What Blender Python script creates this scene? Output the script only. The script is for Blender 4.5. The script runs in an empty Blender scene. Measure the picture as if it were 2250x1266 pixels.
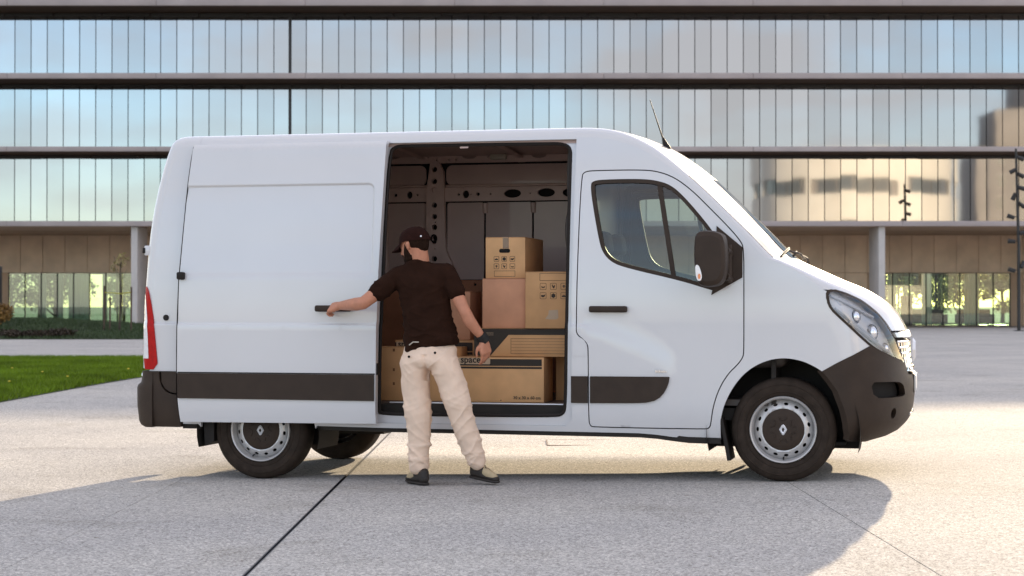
import bpy, bmesh, math, random
import numpy as np
from mathutils import Vector, Matrix, noise as mnoise
from mathutils.geometry import delaunay_2d_cdt
random.seed(7); rng = np.random.default_rng(7)
scene = bpy.context.scene
COL = scene.collection
R = math.radians

# ------------------------------------------------------------------ camera, sky, sun, exposure
cam_d = bpy.data.cameras.new('camera'); cam = bpy.data.objects.new('camera', cam_d); COL.objects.link(cam)
cam.location = (0, 0, 1.1645); cam.rotation_euler = (R(90 + 0.57), 0, 0)
cam_d.sensor_width = 36; cam_d.lens = 64.0; cam_d.clip_start = .1; cam_d.clip_end = 6000
cam_d.dof.use_dof = True; cam_d.dof.focus_distance = 12.3; cam_d.dof.aperture_fstop = 5.0
scene.camera = cam
SUN_EL, SUN_AZ = 12.6, 16.4          # degrees; azimuth to the right of the view axis (+Y)
world = bpy.data.worlds.new('World'); scene.world = world; world.use_nodes = True
wn, wl = world.node_tree.nodes, world.node_tree.links
bg = wn['Background']
sky = wn.new('ShaderNodeTexSky'); sky.sky_type = 'NISHITA'; sky.sun_disc = False
sky.sun_elevation = R(SUN_EL); sky.sun_rotation = R(SUN_AZ); sky.air_density = .85; sky.dust_density = .7; sky.ozone_density = 2.2
geo = wn.new('ShaderNodeTexCoord'); mp = wn.new('ShaderNodeMapping'); mp.inputs['Scale'].default_value = (1.0, 1.0, 3.6)
wl.new(geo.outputs['Generated'], mp.inputs[0])
cn = wn.new('ShaderNodeTexNoise'); cn.inputs['Scale'].default_value = 3.4; cn.inputs['Detail'].default_value = 7; cn.inputs['Roughness'].default_value = .55
wl.new(mp.outputs[0], cn.inputs['Vector'])
cr = wn.new('ShaderNodeValToRGB'); cr.color_ramp.elements[0].position = .36; cr.color_ramp.elements[1].position = .60
cr.color_ramp.elements[1].color = (.85, .85, .85, 1)
wl.new(cn.outputs['Fac'], cr.inputs[0])
mx = wn.new('ShaderNodeMix'); mx.data_type = 'RGBA'; mx.inputs[7].default_value = (2.95, 2.66, 2.55, 1)
wl.new(cr.outputs[0], mx.inputs[0]); tint = wn.new('ShaderNodeMix'); tint.data_type = 'RGBA'; tint.blend_type = 'MULTIPLY'; tint.inputs[0].default_value = 1; tint.inputs[7].default_value = (.97, .885, .84, 1)
wl.new(sky.outputs[0], tint.inputs[6]); wl.new(tint.outputs[2], mx.inputs[6]); wl.new(mx.outputs[2], bg.inputs[0])
bg.inputs[1].default_value = 0.15
sun_d = bpy.data.lights.new('sun', 'SUN'); sun = bpy.data.objects.new('sun', sun_d); COL.objects.link(sun)
sun_d.energy = 2.7; sun_d.angle = R(.55); sun_d.color = (1, .80, .54)
_sd = Vector((math.sin(R(SUN_AZ)) * math.cos(R(SUN_EL)), math.cos(R(SUN_AZ)) * math.cos(R(SUN_EL)), math.sin(R(SUN_EL))))
sun.rotation_euler = (-_sd).to_track_quat('-Z', 'Y').to_euler()
scene.view_settings.view_transform = 'Standard'; scene.view_settings.look = 'None'
scene.view_settings.gamma = 1; scene.view_settings.use_curve_mapping = False
scene.view_settings.exposure = 1.7
scene.render.engine = 'CYCLES'
cy = scene.cycles; cy.use_denoising = True; cy.max_bounces = 10; cy.transparent_max_bounces = 16; cy.caustics_reflective = False; cy.caustics_refractive = False
cy.sample_clamp_indirect = 6

# ------------------------------------------------------------------ frames
YAW = -0.232018
CY_, SY_ = math.cos(YAW), math.sin(YAW)
VO = (1.7803, 12.0016)
def v2w(x, y, z): return (CY_ * x - SY_ * y + VO[0], SY_ * x + CY_ * y + VO[1], z)
def ground_z(x, y):
    dx, dy = x - VO[0], y - VO[1]
    s = np.clip(CY_ * dx + SY_ * dy, -6, 2)
    w = np.clip((30 - y) / 14, 0, 1); w = w * w * (3 - 2 * w)
    w2 = np.clip((y + 12) / 10, 0, 1)
    return .0166 * s * w * w2

# ------------------------------------------------------------------ materials
MATS = {}
def M(name, col, rough=.5, metal=0., coat=0., var=0., vscale=4., bump=0., bscale=40., spec=.5, coords='Object', emit=None, trans=0., sheen=0., dirt=None):
    if name in MATS: return MATS[name]
    m = bpy.data.materials.new(name); m.use_nodes = True
    n, l = m.node_tree.nodes, m.node_tree.links
    b = n['Principled BSDF']
    b.inputs['Base Color'].default_value = (*col, 1); b.inputs['Roughness'].default_value = rough; b.inputs['Metallic'].default_value = metal
    b.inputs['Specular IOR Level'].default_value = spec
    if coat: b.inputs['Coat Weight'].default_value = coat; b.inputs['Coat Roughness'].default_value = .04
    if trans: b.inputs['Transmission Weight'].default_value = trans
    if sheen: b.inputs['Sheen Weight'].default_value = sheen
    if emit: b.inputs['Emission Color'].default_value = (*emit[0], 1); b.inputs['Emission Strength'].default_value = emit[1]
    if var or bump:
        tc = n.new('ShaderNodeTexCoord')
    if var:
        t = n.new('ShaderNodeTexNoise'); t.inputs['Scale'].default_value = vscale; t.inputs['Detail'].default_value = 6
        l.new(tc.outputs[coords], t.inputs['Vector'])
        r = n.new('ShaderNodeValToRGB')
        r.color_ramp.elements[0].position = .3; r.color_ramp.elements[1].position = .7
        r.color_ramp.elements[0].color = (*[c * (1 - var) for c in col], 1)
        r.color_ramp.elements[1].color = (*[min(1, c * (1 + var)) for c in col], 1)
        l.new(t.outputs['Fac'], r.inputs[0]); l.new(r.outputs[0], b.inputs['Base Color'])
    if bump:
        t2 = n.new('ShaderNodeTexNoise'); t2.inputs['Scale'].default_value = bscale; t2.inputs['Detail'].default_value = 4
        l.new(tc.outputs[coords], t2.inputs['Vector'])
        bp = n.new('ShaderNodeBump'); bp.inputs['Strength'].default_value = bump; bp.inputs['Distance'].default_value = .01
        l.new(t2.outputs['Fac'], bp.inputs['Height']); l.new(bp.outputs[0], b.inputs['Normal'])
    MATS[name] = m; return m

def glass_mat(name, tint, refl=.08, rough=.02):
    if name in MATS: return MATS[name]
    m = bpy.data.materials.new(name); m.use_nodes = True
    n, l = m.node_tree.nodes, m.node_tree.links
    n.remove(n['Principled BSDF'])
    tr = n.new('ShaderNodeBsdfTransparent'); tr.inputs[0].default_value = (*tint, 1)
    gl = n.new('ShaderNodeBsdfGlossy'); gl.inputs['Roughness'].default_value = rough
    fr = n.new('ShaderNodeFresnel'); fr.inputs[0].default_value = 1.5
    ad = n.new('ShaderNodeMath'); ad.operation = 'ADD'; ad.use_clamp = True; ad.inputs[1].default_value = refl
    l.new(fr.outputs[0], ad.inputs[0])
    mix = n.new('ShaderNodeMixShader'); l.new(ad.outputs[0], mix.inputs[0]); l.new(tr.outputs[0], mix.inputs[1]); l.new(gl.outputs[0], mix.inputs[2])
    l.new(mix.outputs[0], n['Material Output'].inputs[0])
    MATS[name] = m; return m

WHITE = M('white_paint', (.635, .63, .64), .36, coat=.85, var=.02, vscale=1.5, bump=.22, bscale=1.3)
PLASTIC = M('dark_plastic', (.043, .029, .021), .55, var=.12, vscale=9, bump=.25, bscale=420, spec=.22)
RUBBER = M('rubber_seal', (.014, .010, .008), .6, spec=.3)
TYRE = M('tyre_rubber', (.036, .026, .020), .8, var=.25, vscale=14, bump=.2, bscale=150, spec=.15)
STEEL = M('wheel_silver', (.57, .555, .545), .38, metal=.45, var=.06, vscale=12)
CHROME = M('chrome', (.86, .86, .88), .09, metal=1)
ALU = M('aluminium', (.82, .82, .83), .3, metal=.25)
UNDER = M('underbody', (.018, .014, .011), .8, var=.3, vscale=6)
PRIMER = M('interior_primer', (.46, .34, .30), .5, var=.08, vscale=3, coat=.15)
PRIMER2 = M('interior_primer_rail', (.52, .38, .33), .5, var=.08, vscale=5)
PLY = M('interior_lining', (.40, .155, .07), .6, var=.12, vscale=7)
HOLE = M('hole_black', (.006, .004, .003), .9)
FLOORM = M('cargo_floor', (.12, .08, .06), .6, var=.2, vscale=9)
CABT = M('cab_trim', (.05, .04, .034), .6, var=.15, vscale=8)
CABL = M('cab_trim_light', (.16, .135, .11), .65, var=.1, vscale=4)
SEATM = M('seat_fabric', (.035, .028, .026), .85, var=.2, vscale=30, bump=.3, bscale=300)
RED = M('red_lens', (.42, .005, .004), .35, spec=.2, var=.15, vscale=60)
CLEAR = M('clear_lens_white', (.78, .78, .80), .10, coat=1, var=.08, vscale=50)
ORANGE = M('orange_bulb', (.75, .22, .06), .2, coat=1)
LAMPIN = M('lamp_reflector', (.88, .88, .90), .35)
CARGLASS = glass_mat('car_glass', (.66, .74, .68), .03)
WSGLASS = glass_mat('windscreen_glass', (.60, .70, .66), .10)
LAMPGLASS = glass_mat('headlamp_glass', (.95, .96, .98), .05)

# ------------------------------------------------------------------ mesh helpers
def link(o, parent=None):
    COL.objects.link(o)
    if parent is not None: o.parent = parent
    return o
def tag(o, label=None, cat=None, group=None, kind=None):
    if label: o['label'] = label
    if cat: o['category'] = cat
    if group: o['group'] = group
    if kind: o['kind'] = kind
    return o
def empty(name, loc=(0, 0, 0), rz=0., parent=None):
    o = bpy.data.objects.new(name, None); o.location = loc; o.rotation_euler = (0, 0, rz); o.empty_display_size = .2
    return link(o, parent)
def mk(name, verts, faces, mat, parent=None, smooth=False, angle=35):
    me = bpy.data.meshes.new(name)
    me.from_pydata([tuple(map(float, v)) for v in verts], [], [tuple(map(int, f)) for f in faces])
    me.materials.append(mat)
    if smooth:
        me.polygons.foreach_set('use_smooth', np.ones(len(me.polygons), bool))
        me.set_sharp_from_angle(angle=R(angle))
    me.update()
    return link(bpy.data.objects.new(name, me), parent)
def from_bm(name, bm, mat, parent=None, smooth=False, angle=35, recalc=True):
    if recalc: bmesh.ops.recalc_face_normals(bm, faces=bm.faces)
    me = bpy.data.meshes.new(name); bm.to_mesh(me); bm.free(); me.materials.append(mat)
    if smooth:
        me.polygons.foreach_set('use_smooth', np.ones(len(me.polygons), bool)); me.set_sharp_from_angle(angle=R(angle))
    return link(bpy.data.objects.new(name, me), parent)
def add_box(bm, x0, x1, y0, y1, z0, z1, bevel=0., seg=2):
    r = bmesh.ops.create_cube(bm, size=1)
    vs = r['verts']
    bmesh.ops.scale(bm, vec=(x1 - x0, y1 - y0, z1 - z0), verts=vs)
    bmesh.ops.translate(bm, vec=((x0 + x1) / 2, (y0 + y1) / 2, (z0 + z1) / 2), verts=vs)
    if bevel:
        es = list({e for v in vs for e in v.link_edges})
        bmesh.ops.bevel(bm, geom=es, offset=bevel, segments=seg, affect='EDGES', profile=.5)
def box(name, x0, x1, y0, y1, z0, z1, mat, parent=None, bevel=0., seg=2):
    bm = bmesh.new(); add_box(bm, x0, x1, y0, y1, z0, z1, bevel, seg)
    return from_bm(name, bm, mat, parent, smooth=bevel > 0)
def tube_geo(pts, rad, seg=8, cap=True):
    pts = [Vector(p) for p in pts]; n = len(pts)
    rads = rad if hasattr(rad, '__len__') else [rad] * n
    V, F = [], []
    up = Vector((0, 0, 1)); prev = None
    for i, p in enumerate(pts):
        d = (pts[min(i + 1, n - 1)] - pts[max(i - 1, 0)]).normalized()
        if prev is None:
            a = d.cross(up) if abs(d.dot(up)) < .95 else d.cross(Vector((1, 0, 0)))
        else: a = prev - d * prev.dot(d)
        a.normalize(); prev = a; b = d.cross(a)
        for k in range(seg):
            t = 2 * math.pi * k / seg
            V.append(p + (a * math.cos(t) + b * math.sin(t)) * rads[i])
    for i in range(n - 1):
        for k in range(seg):
            k2 = (k + 1) % seg
            F.append((i * seg + k, i * seg + k2, (i + 1) * seg + k2, (i + 1) * seg + k))
    if cap:
        F.append(tuple(range(seg))[::-1]); F.append(tuple((n - 1) * seg + k for k in range(seg)))
    return V, F
def tube(name, pts, rad, mat, parent=None, seg=8):
    V, F = tube_geo(pts, rad, seg); return mk(name, V, F, mat, parent, True, 50)
def lathe(name, prof, mat, parent=None, seg=64, axis='y', angle=30):
    V, F = [], []
    for r, h in prof:
        for k in range(seg):
            t = 2 * math.pi * k / seg
            V.append((r * math.cos(t), h, r * math.sin(t)) if axis == 'y' else (r * math.cos(t), r * math.sin(t), h))
    for i in range(len(prof) - 1):
        for k in range(seg):
            k2 = (k + 1) % seg
            F.append((i * seg + k, (i + 1) * seg + k, (i + 1) * seg + k2, i * seg + k2))
    return mk(name, V, F, mat, parent, True, angle)
def resample(poly, d, closed=True):
    out = []; n = len(poly)
    for i in range(n if closed else n - 1):
        a = np.array(poly[i], float); b = np.array(poly[(i + 1) % n], float)
        k = max(1, int(round(np.linalg.norm(b - a) / d)))
        for j in range(k): out.append(tuple(a + (b - a) * j / k))
    if not closed: out.append(tuple(poly[-1]))
    return out
def smooth_poly(poly, it=2, closed=True):
    """Chaikin corner cutting"""
    p = [np.array(q, float) for q in poly]
    for _ in range(it):
        o = []
        n = len(p)
        if not closed: o.append(p[0])
        for i in range(n if closed else n - 1):
            a, b = p[i], p[(i + 1) % n]
            o += [a * .75 + b * .25, a * .25 + b * .75]
        if not closed: o.append(p[-1])
        p = o
    return [tuple(q) for q in p]
def rrect(x0, x1, z0, z1, r, k=5):
    out = []
    for cx, cz, a0 in ((x1 - r, z0 + r, -90), (x1 - r, z1 - r, 0), (x0 + r, z1 - r, 90), (x0 + r, z0 + r, 180)):
        for i in range(k + 1):
            a = R(a0 + 90 * i / k); out.append((cx + r * math.cos(a), cz + r * math.sin(a)))
    return out
def oval(cx, cz, rx, rz, k=12):
    return [(cx + rx * math.cos(2 * math.pi * i / k), cz + rz * math.sin(2 * math.pi * i / k)) for i in range(k)]
def inside(P, poly):
    P = np.asarray(P); x, y = P[:, 0], P[:, 1]; c = np.zeros(len(P), bool)
    n = len(poly); j = n - 1
    for i in range(n):
        xi, yi = poly[i]; xj, yj = poly[j]
        if yi != yj:
            m = ((yi > y) != (yj > y)) & (x < (xj - xi) * (y - yi) / (yj - yi) + xi); c ^= m
        j = i
    return c
def bdist(P, poly):
    d = np.full(len(P), 1e9); P = np.asarray(P)
    for i in range(len(poly)):
        a = np.array(poly[i]); b = np.array(poly[(i + 1) % len(poly)]); ab = b - a; L = ab @ ab
        if L < 1e-16: continue
        t = np.clip(((P - a) @ ab) / L, 0, 1); q = a + t[:, None] * ab
        d = np.minimum(d, np.hypot(*(P - q).T))
    return d
def panel(name, poly, mapf, mat, parent=None, holes=(), res=.05, fold=.015, extra=(), fold_dir=(0, 1, 0), edge=None, fold_holes=True, smooth=True, angle=32):
    """A sheet cut to `poly` (minus `holes`) in a 2-D domain and laid on the surface mapf(u,v)."""
    edge = edge or res
    loops = [resample(poly, edge)] + [resample(h, edge) for h in holes]
    allp = np.array([p for lp in loops for p in lp])
    x0, y0 = allp.min(0); x1, y1 = allp.max(0)
    gx = np.arange(x0 + res * .5, x1, res); gy = np.arange(y0 + res * .5, y1, res)
    Gp = np.array([(a + (res * .25 if k % 2 else -res * .25), b) for k, b in enumerate(gy) for a in gx]) if len(gx) and len(gy) else np.zeros((0, 2))
    if len(extra): Gp = np.vstack([Gp, np.array(extra)])
    if len(Gp):
        k = inside(Gp, loops[0])
        for h in loops[1:]: k &= ~inside(Gp, h)
        Gp = Gp[k]
        dd = np.full(len(Gp), 1e9)
        for lp in loops: dd = np.minimum(dd, bdist(Gp, lp))
        Gp = Gp[dd > .3 * edge]
    vs, es = [], []
    for lp in loops:
        o = len(vs); vs += lp; es += [(o + i, o + (i + 1) % len(lp)) for i in range(len(lp))]
    vs += [tuple(p) for p in Gp]
    r = delaunay_2d_cdt([Vector(p) for p in vs], es, [], 0, 1e-6)
    P2 = np.array([tuple(v) for v in r[0]]); F = [tuple(f) for f in r[2]]
    cen = np.array([P2[list(f)].mean(0) for f in F])
    k = inside(cen, loops[0])
    for h in loops[1:]: k &= ~inside(cen, h)
    F = [f for f, a in zip(F, k) if a]
    V = np.stack(mapf(P2[:, 0], P2[:, 1]), 1)
    V = [tuple(v) for v in V]
    if fold:
        # boundary edges -> wall going inwards
        cnt = {}
        for f in F:
            for i in range(3):
                a, b = f[i], f[(i + 1) % 3]; cnt.setdefault((min(a, b), max(a, b)), []).append((a, b))
        hole_ids = set()
        rim = {}
        fd = np.array(fold_dir, float) * fold
        for kk, l in cnt.items():
            if len(l) == 1:
                a, b = l[0]
                for q in (a, b):
                    if q not in rim:
                        rim[q] = len(V); V.append(tuple(np.array(V[q]) + fd))
                F.append((b, a, rim[a], rim[b]))
    o = mk(name, V, F, mat, parent, smooth, angle)
    return o
def text_mesh(txt, size, bold=0.):
    c = bpy.data.curves.new('lettering', 'FONT'); c.body = txt; c.size = size; c.offset = bold; c.extrude = .0004; c.resolution_u = 3
    o = bpy.data.objects.new('lettering', c); COL.objects.link(o)
    me = bpy.data.meshes.new_from_object(o.evaluated_get(bpy.context.evaluated_depsgraph_get()))
    bpy.data.objects.remove(o); bpy.data.curves.remove(c); me.name = 'lettering'
    return me
def interp_s(xs, ys, n=500, win=15):
    x = np.linspace(xs[0], xs[-1], n); y = np.interp(x, xs, ys)
    k = np.ones(win) / win; yp = np.pad(y, win // 2, mode='edge')
    # keep the end slopes
    yp[:win // 2] = 2 * y[0] - y[win // 2:0:-1]; yp[-(win // 2):] = 2 * y[-1] - y[-2:-(win // 2) - 2:-1]
    ysm = np.convolve(yp, k, 'valid')
    return lambda q: np.interp(q, x, ysm)

# ================================================================== GROUND
def paving_mat():
    m = bpy.data.materials.new('aggregate_concrete'); m.use_nodes = True
    n, l = m.node_tree.nodes, m.node_tree.links; b = n['Principled BSDF']; b.inputs['Roughness'].default_value = .92; b.inputs['Specular IOR Level'].default_value = .08
    tc = n.new('ShaderNodeTexCoord')
    def noise(s, d=3):
        t = n.new('ShaderNodeTexNoise'); t.inputs['Scale'].default_value = s; t.inputs['Detail'].default_value = d; l.new(tc.outputs['Object'], t.inputs['Vector']); return t
    vo = n.new('ShaderNodeTexVoronoi'); vo.inputs['Scale'].default_value = 105; l.new(tc.outputs['Object'], vo.inputs['Vector'])
    r1 = n.new('ShaderNodeValToRGB'); e = r1.color_ramp.elements
    e[0].position = .0; e[0].color = (.24, .225, .21, 1); e[1].position = 1; e[1].color = (.74, .71, .67, 1)
    k = e.new(.22); k.color = (.40, .38, .36, 1); k = e.new(.6); k.color = (.52, .50, .475, 1)
    sep = n.new('ShaderNodeSeparateColor'); l.new(vo.outputs['Color'], sep.inputs[0]); l.new(sep.outputs[0], r1.inputs[0])
    big = noise(.45, 6); mid = noise(26, 3)
    r2 = n.new('ShaderNodeValToRGB'); r2.color_ramp.elements[0].position = .3; r2.color_ramp.elements[1].position = .72
    r2.color_ramp.elements[0].color = (.86, .86, .87, 1); r2.color_ramp.elements[1].color = (1.08, 1.07, 1.04, 1)
    l.new(big.outputs['Fac'], r2.inputs[0])
    r3 = n.new('ShaderNodeValToRGB'); r3.color_ramp.elements[0].position = .3; r3.color_ramp.elements[1].position = .7
    r3.color_ramp.elements[0].color = (.90, .90, .90, 1); r3.color_ramp.elements[1].color = (1.06, 1.06, 1.05, 1)
    l.new(mid.outputs['Fac'], r3.inputs[0])
    def mul(a, c):
        x = n.new('ShaderNodeMix'); x.data_type = 'RGBA'; x.blend_type = 'MULTIPLY'; x.inputs[0].default_value = 1; l.new(a, x.inputs[6]); l.new(c, x.inputs[7]); return x.outputs[2]
    st = noise(1.1, 8); st.inputs['Distortion'].default_value = .6
    r4 = n.new('ShaderNodeValToRGB'); r4.color_ramp.elements[0].position = .56; r4.color_ramp.elements[1].position = .70
    r4.color_ramp.elements[0].color = (1, 1, 1, 1); r4.color_ramp.elements[1].color = (.86, .85, .83, 1); l.new(st.outputs['Fac'], r4.inputs[0])
    sp_ = n.new('ShaderNodeTexVoronoi'); sp_.inputs['Scale'].default_value = 2.3; l.new(tc.outputs['Object'], sp_.inputs['Vector'])
    r5 = n.new('ShaderNodeValToRGB'); r5.color_ramp.elements[0].position = .035; r5.color_ramp.elements[1].position = .05
    r5.color_ramp.elements[0].color = (.55, .52, .49, 1); r5.color_ramp.elements[1].color = (1, 1, 1, 1); l.new(sp_.outputs['Distance'], r5.inputs[0])
    l.new(mul(mul(mul(mul(r1.outputs[0], r2.outputs[0]), r3.outputs[0]), r4.outputs[0]), r5.outputs[0]), b.inputs['Base Color'])
    bp = n.new('ShaderNodeBump'); bp.inputs['Strength'].default_value = .45; bp.inputs['Distance'].default_value = .006
    l.new(vo.outputs['Distance'], bp.inputs['Height']); l.new(bp.outputs[0], b.inputs['Normal'])
    return m
PAVE = paving_mat()
GRASS_SOIL = M('lawn_soil', (.035, .055, .012), .9, var=.3, vscale=3)
mk('ground', [(-2500, -2500, -.3), (2500, -2500, -.3), (2500, 2500, -.3), (-2500, 2500, -.3)], [(0, 1, 2, 3)], M('far_ground', (.25, .24, .22), .9, var=.1, vscale=.05))['kind'] = 'structure'
plaza = empty('plaza'); plaza['kind'] = 'structure'
def bay(x0, x1, y0, y1, z=0., holes=None):
    nx = max(1, int((x1 - x0) / .5)); xs_ = np.linspace(x0, x1, min(nx, 70) + 1)
    ys_ = np.concatenate([np.linspace(y0, 4, 30)[:-1], np.linspace(4, 32, 57)[:-1], np.linspace(32, y1, 20)])
    V = [(x, y, float(ground_z(x, y)) + z) for y in ys_ for x in xs_]; w = len(xs_)
    F = [(j * w + i, j * w + i + 1, (j + 1) * w + i + 1, (j + 1) * w + i) for j in range(len(ys_) - 1) for i in range(w - 1)]
    # turned-down joint edges
    o = len(V); V += [(x0, y, float(ground_z(x0, y)) - .06) for y in ys_] + [(x1, y, float(ground_z(x1, y)) - .06) for y in ys_]; L = len(ys_)
    for j in range(L - 1):
        F.append((j * w, (j + 1) * w, o + j + 1, o + j)); F.append((j * w + w - 1, o + L + j, o + L + j + 1, (j + 1) * w + w - 1))
    return mk('paving_bay', V, F, PAVE, plaza)
bay(-60, -2.3525, -90, 210); bay(-2.3490, -1.2010, -90, 210); bay(-1.1750, 1.822, -90, 210); bay(1.8285, 9.9, -90, 210); bay(9.906, 95, -90, 210)
mk('joint_bed', [(-2.5, -30, -.12), (-1.1, -30, -.12), (-1.1, 32, -.12), (-2.5, 32, -.12)], [(0, 1, 2, 3)], UNDER, plaza)
mk('joint_bed', [(1.7, -30, -.09), (10, -30, -.09), (10, 32, -.09), (1.7, 32, -.09)], [(0, 1, 2, 3)], UNDER, plaza)
DRAINM = M('drain_metal', (.06, .062, .07), .45, metal=.6, var=.2, vscale=20)
yy = 2.0
while yy < 31:
    y2 = yy + .995
    for xa, xb in ((-1.2005, -1.1935), (-1.1825, -1.1755)):
        V = []
        for y in np.linspace(yy, y2, 5):
            for x, dz in ((xa, -.05), (xa, -.001), (xb, -.001), (xb, -.05)): V.append((x, y, float(ground_z(x, y)) + dz))
        F = [(4 * i + k, 4 * i + (k + 1) % 4, 4 * i + 4 + (k + 1) % 4, 4 * i + 4 + k) for i in range(4) for k in range(4)] + [(0, 1, 2, 3), (19, 18, 17, 16)]
        mk('drain_edging', V, F, DRAINM, plaza)
    yy += 1.0
# inspection cover beyond the van
cv = empty('inspection_cover', (.62, 16.0, float(ground_z(.62, 16.0)))); tag(cv, 'thin metal frame of an inspection cover set in the paving beyond the van', 'drain cover')
for a in ((-.31, .31, -.318, -.31), (-.31, .31, .31, .318), (-.318, -.31, -.318, .318), (.31, .318, -.318, .318)): box('frame_bar', *a, -.02, .003, M('rusty_frame', (.16, .11, .08), .8), cv)
box('cover_plate', -.307, .307, -.307, .307, -.02, .002, PAVE, cv)
# lawn
LX = lambda y: -6.44 + (y - 22.9) * .0597
lv, lf = [], []
ysl = np.linspace(2, 39.7, 60)
for y in ysl:
    for x in np.linspace(-44, LX(y), 24):
        e = min(1, max(0, (LX(y) - x) / .5), max(0, (39.7 - y) / .4))
        lv.append((x, y, float(ground_z(x, y)) + .006 + .05 * e + .02 * mnoise.noise(Vector((x * .8, y * .8, 0)))*e))
for j in range(59):
    for i in range(23): lf.append((j * 24 + i, j * 24 + i + 1, (j + 1) * 24 + i + 1, (j + 1) * 24 + i))
mk('lawn', lv, lf, GRASS_SOIL, None, True)['kind'] = 'structure'
def blades(name, n, sampler, h, w, mat):
    P = sampler(n); n = len(P)
    a = rng.uniform(0, 2 * math.pi, n); ln = h * rng.uniform(.5, 1.3, n); le = rng.normal(0, .45, (n, 2)) * ln[:, None]
    dx, dy = np.cos(a) * w * .5, np.sin(a) * w * .5
    V = np.empty((n * 3, 3))
    V[0::3] = P - np.c_[dx, dy, np.zeros(n)]; V[1::3] = P + np.c_[dx, dy, np.zeros(n)]; V[2::3] = P + np.c_[le, ln]
    me = bpy.data.meshes.new(name); me.vertices.add(n * 3); me.vertices.foreach_set('co', V.ravel()); me.loops.add(n * 3)
    me.loops.foreach_set('vertex_index', np.arange(n * 3, dtype=np.int32)); me.polygons.add(n)
    me.polygons.foreach_set('loop_start', np.arange(0, n * 3, 3, dtype=np.int32)); me.update(calc_edges=True); me.materials.append(mat)
    return link(bpy.data.objects.new(name, me))
GRASSM = M('grass_blades', (.135, .21, .012), .6, var=.45, vscale=.9, spec=.1)
def lawn_s(n):
    y = rng.uniform(19, 39.6, n); x = rng.uniform(-13.5, 0, n); e = LX(y); k = (x < e - .02) & (x > -.31 * y - 1)
    x, y = x[k], y[k]
    ed = np.clip((LX(y) - x) / .5, 0, 1); ed = np.minimum(ed, np.clip((39.7 - y) / .4, 0, 1))
    return np.c_[x, y, ground_z(x, y) + .0 + .045 * ed]
tag(blades('grass', 330000, lawn_s, .075, .014, GRASSM), 'short green grass of the lawn beside the plaza', 'grass', kind='stuff')
YEL = M('yellow_flower', (.75, .55, .03), .6)
for i in range(9):
    y = random.uniform(21, 36); x = random.uniform(-.28 * y, LX(y) - .3)
    z = float(ground_z(x, y)) + .05
    bm = bmesh.new(); bmesh.ops.create_uvsphere(bm, u_segments=8, v_segments=5, radius=.02); bmesh.ops.scale(bm, vec=(1, 1, .5), verts=bm.verts); bmesh.ops.translate(bm, vec=(0, 0, .07), verts=bm.verts)
    o = empty('dandelion', (x, y, z)); from_bm('flower_head', bm, YEL, o, True); tube('stem', [(0, 0, 0), (.004, 0, .07)], .004, GRASSM, o, 5)
    tag(o, 'tiny yellow dandelion flowering in the lawn', 'flower', 'dandelions in the lawn')
# grassy mound in front of the building, far left
mv, mf = [], []
def mound_z(x, y):
    t = np.clip((-11.5 - x) / 9, 0, 1); u = np.clip((y - 63.5) / 9, 0, 1); v = np.clip((88 - y) / 6, 0, 1)
    return .55 * t * (u * u * (3 - 2 * u)) * v
for y in np.linspace(63.5, 88, 26):
    for x in np.linspace(-44, -11.5, 34): mv.append((x, y, float(mound_z(x, y)) + .012))
for j in range(25):
    for i in range(33): mf.append((j * 34 + i, j * 34 + i + 1, (j + 1) * 34 + i + 1, (j + 1) * 34 + i))
mk('grass_mound', mv, mf, GRASS_SOIL, None, True)['kind'] = 'structure'
def mound_s(n):
    y = rng.uniform(63.6, 86, n); x = rng.uniform(-32, -11.6, n); k = x > -.31 * y - 2
    return np.c_[x[k], y[k], mound_z(x[k], y[k])]
tag(blades('grass', 60000, mound_s, .13, .035, M('mound_grass', (.035, .06, .014), .6, var=.4, vscale=.5)), 'darker grass covering the low mound before the building', 'grass', kind='stuff')

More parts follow.
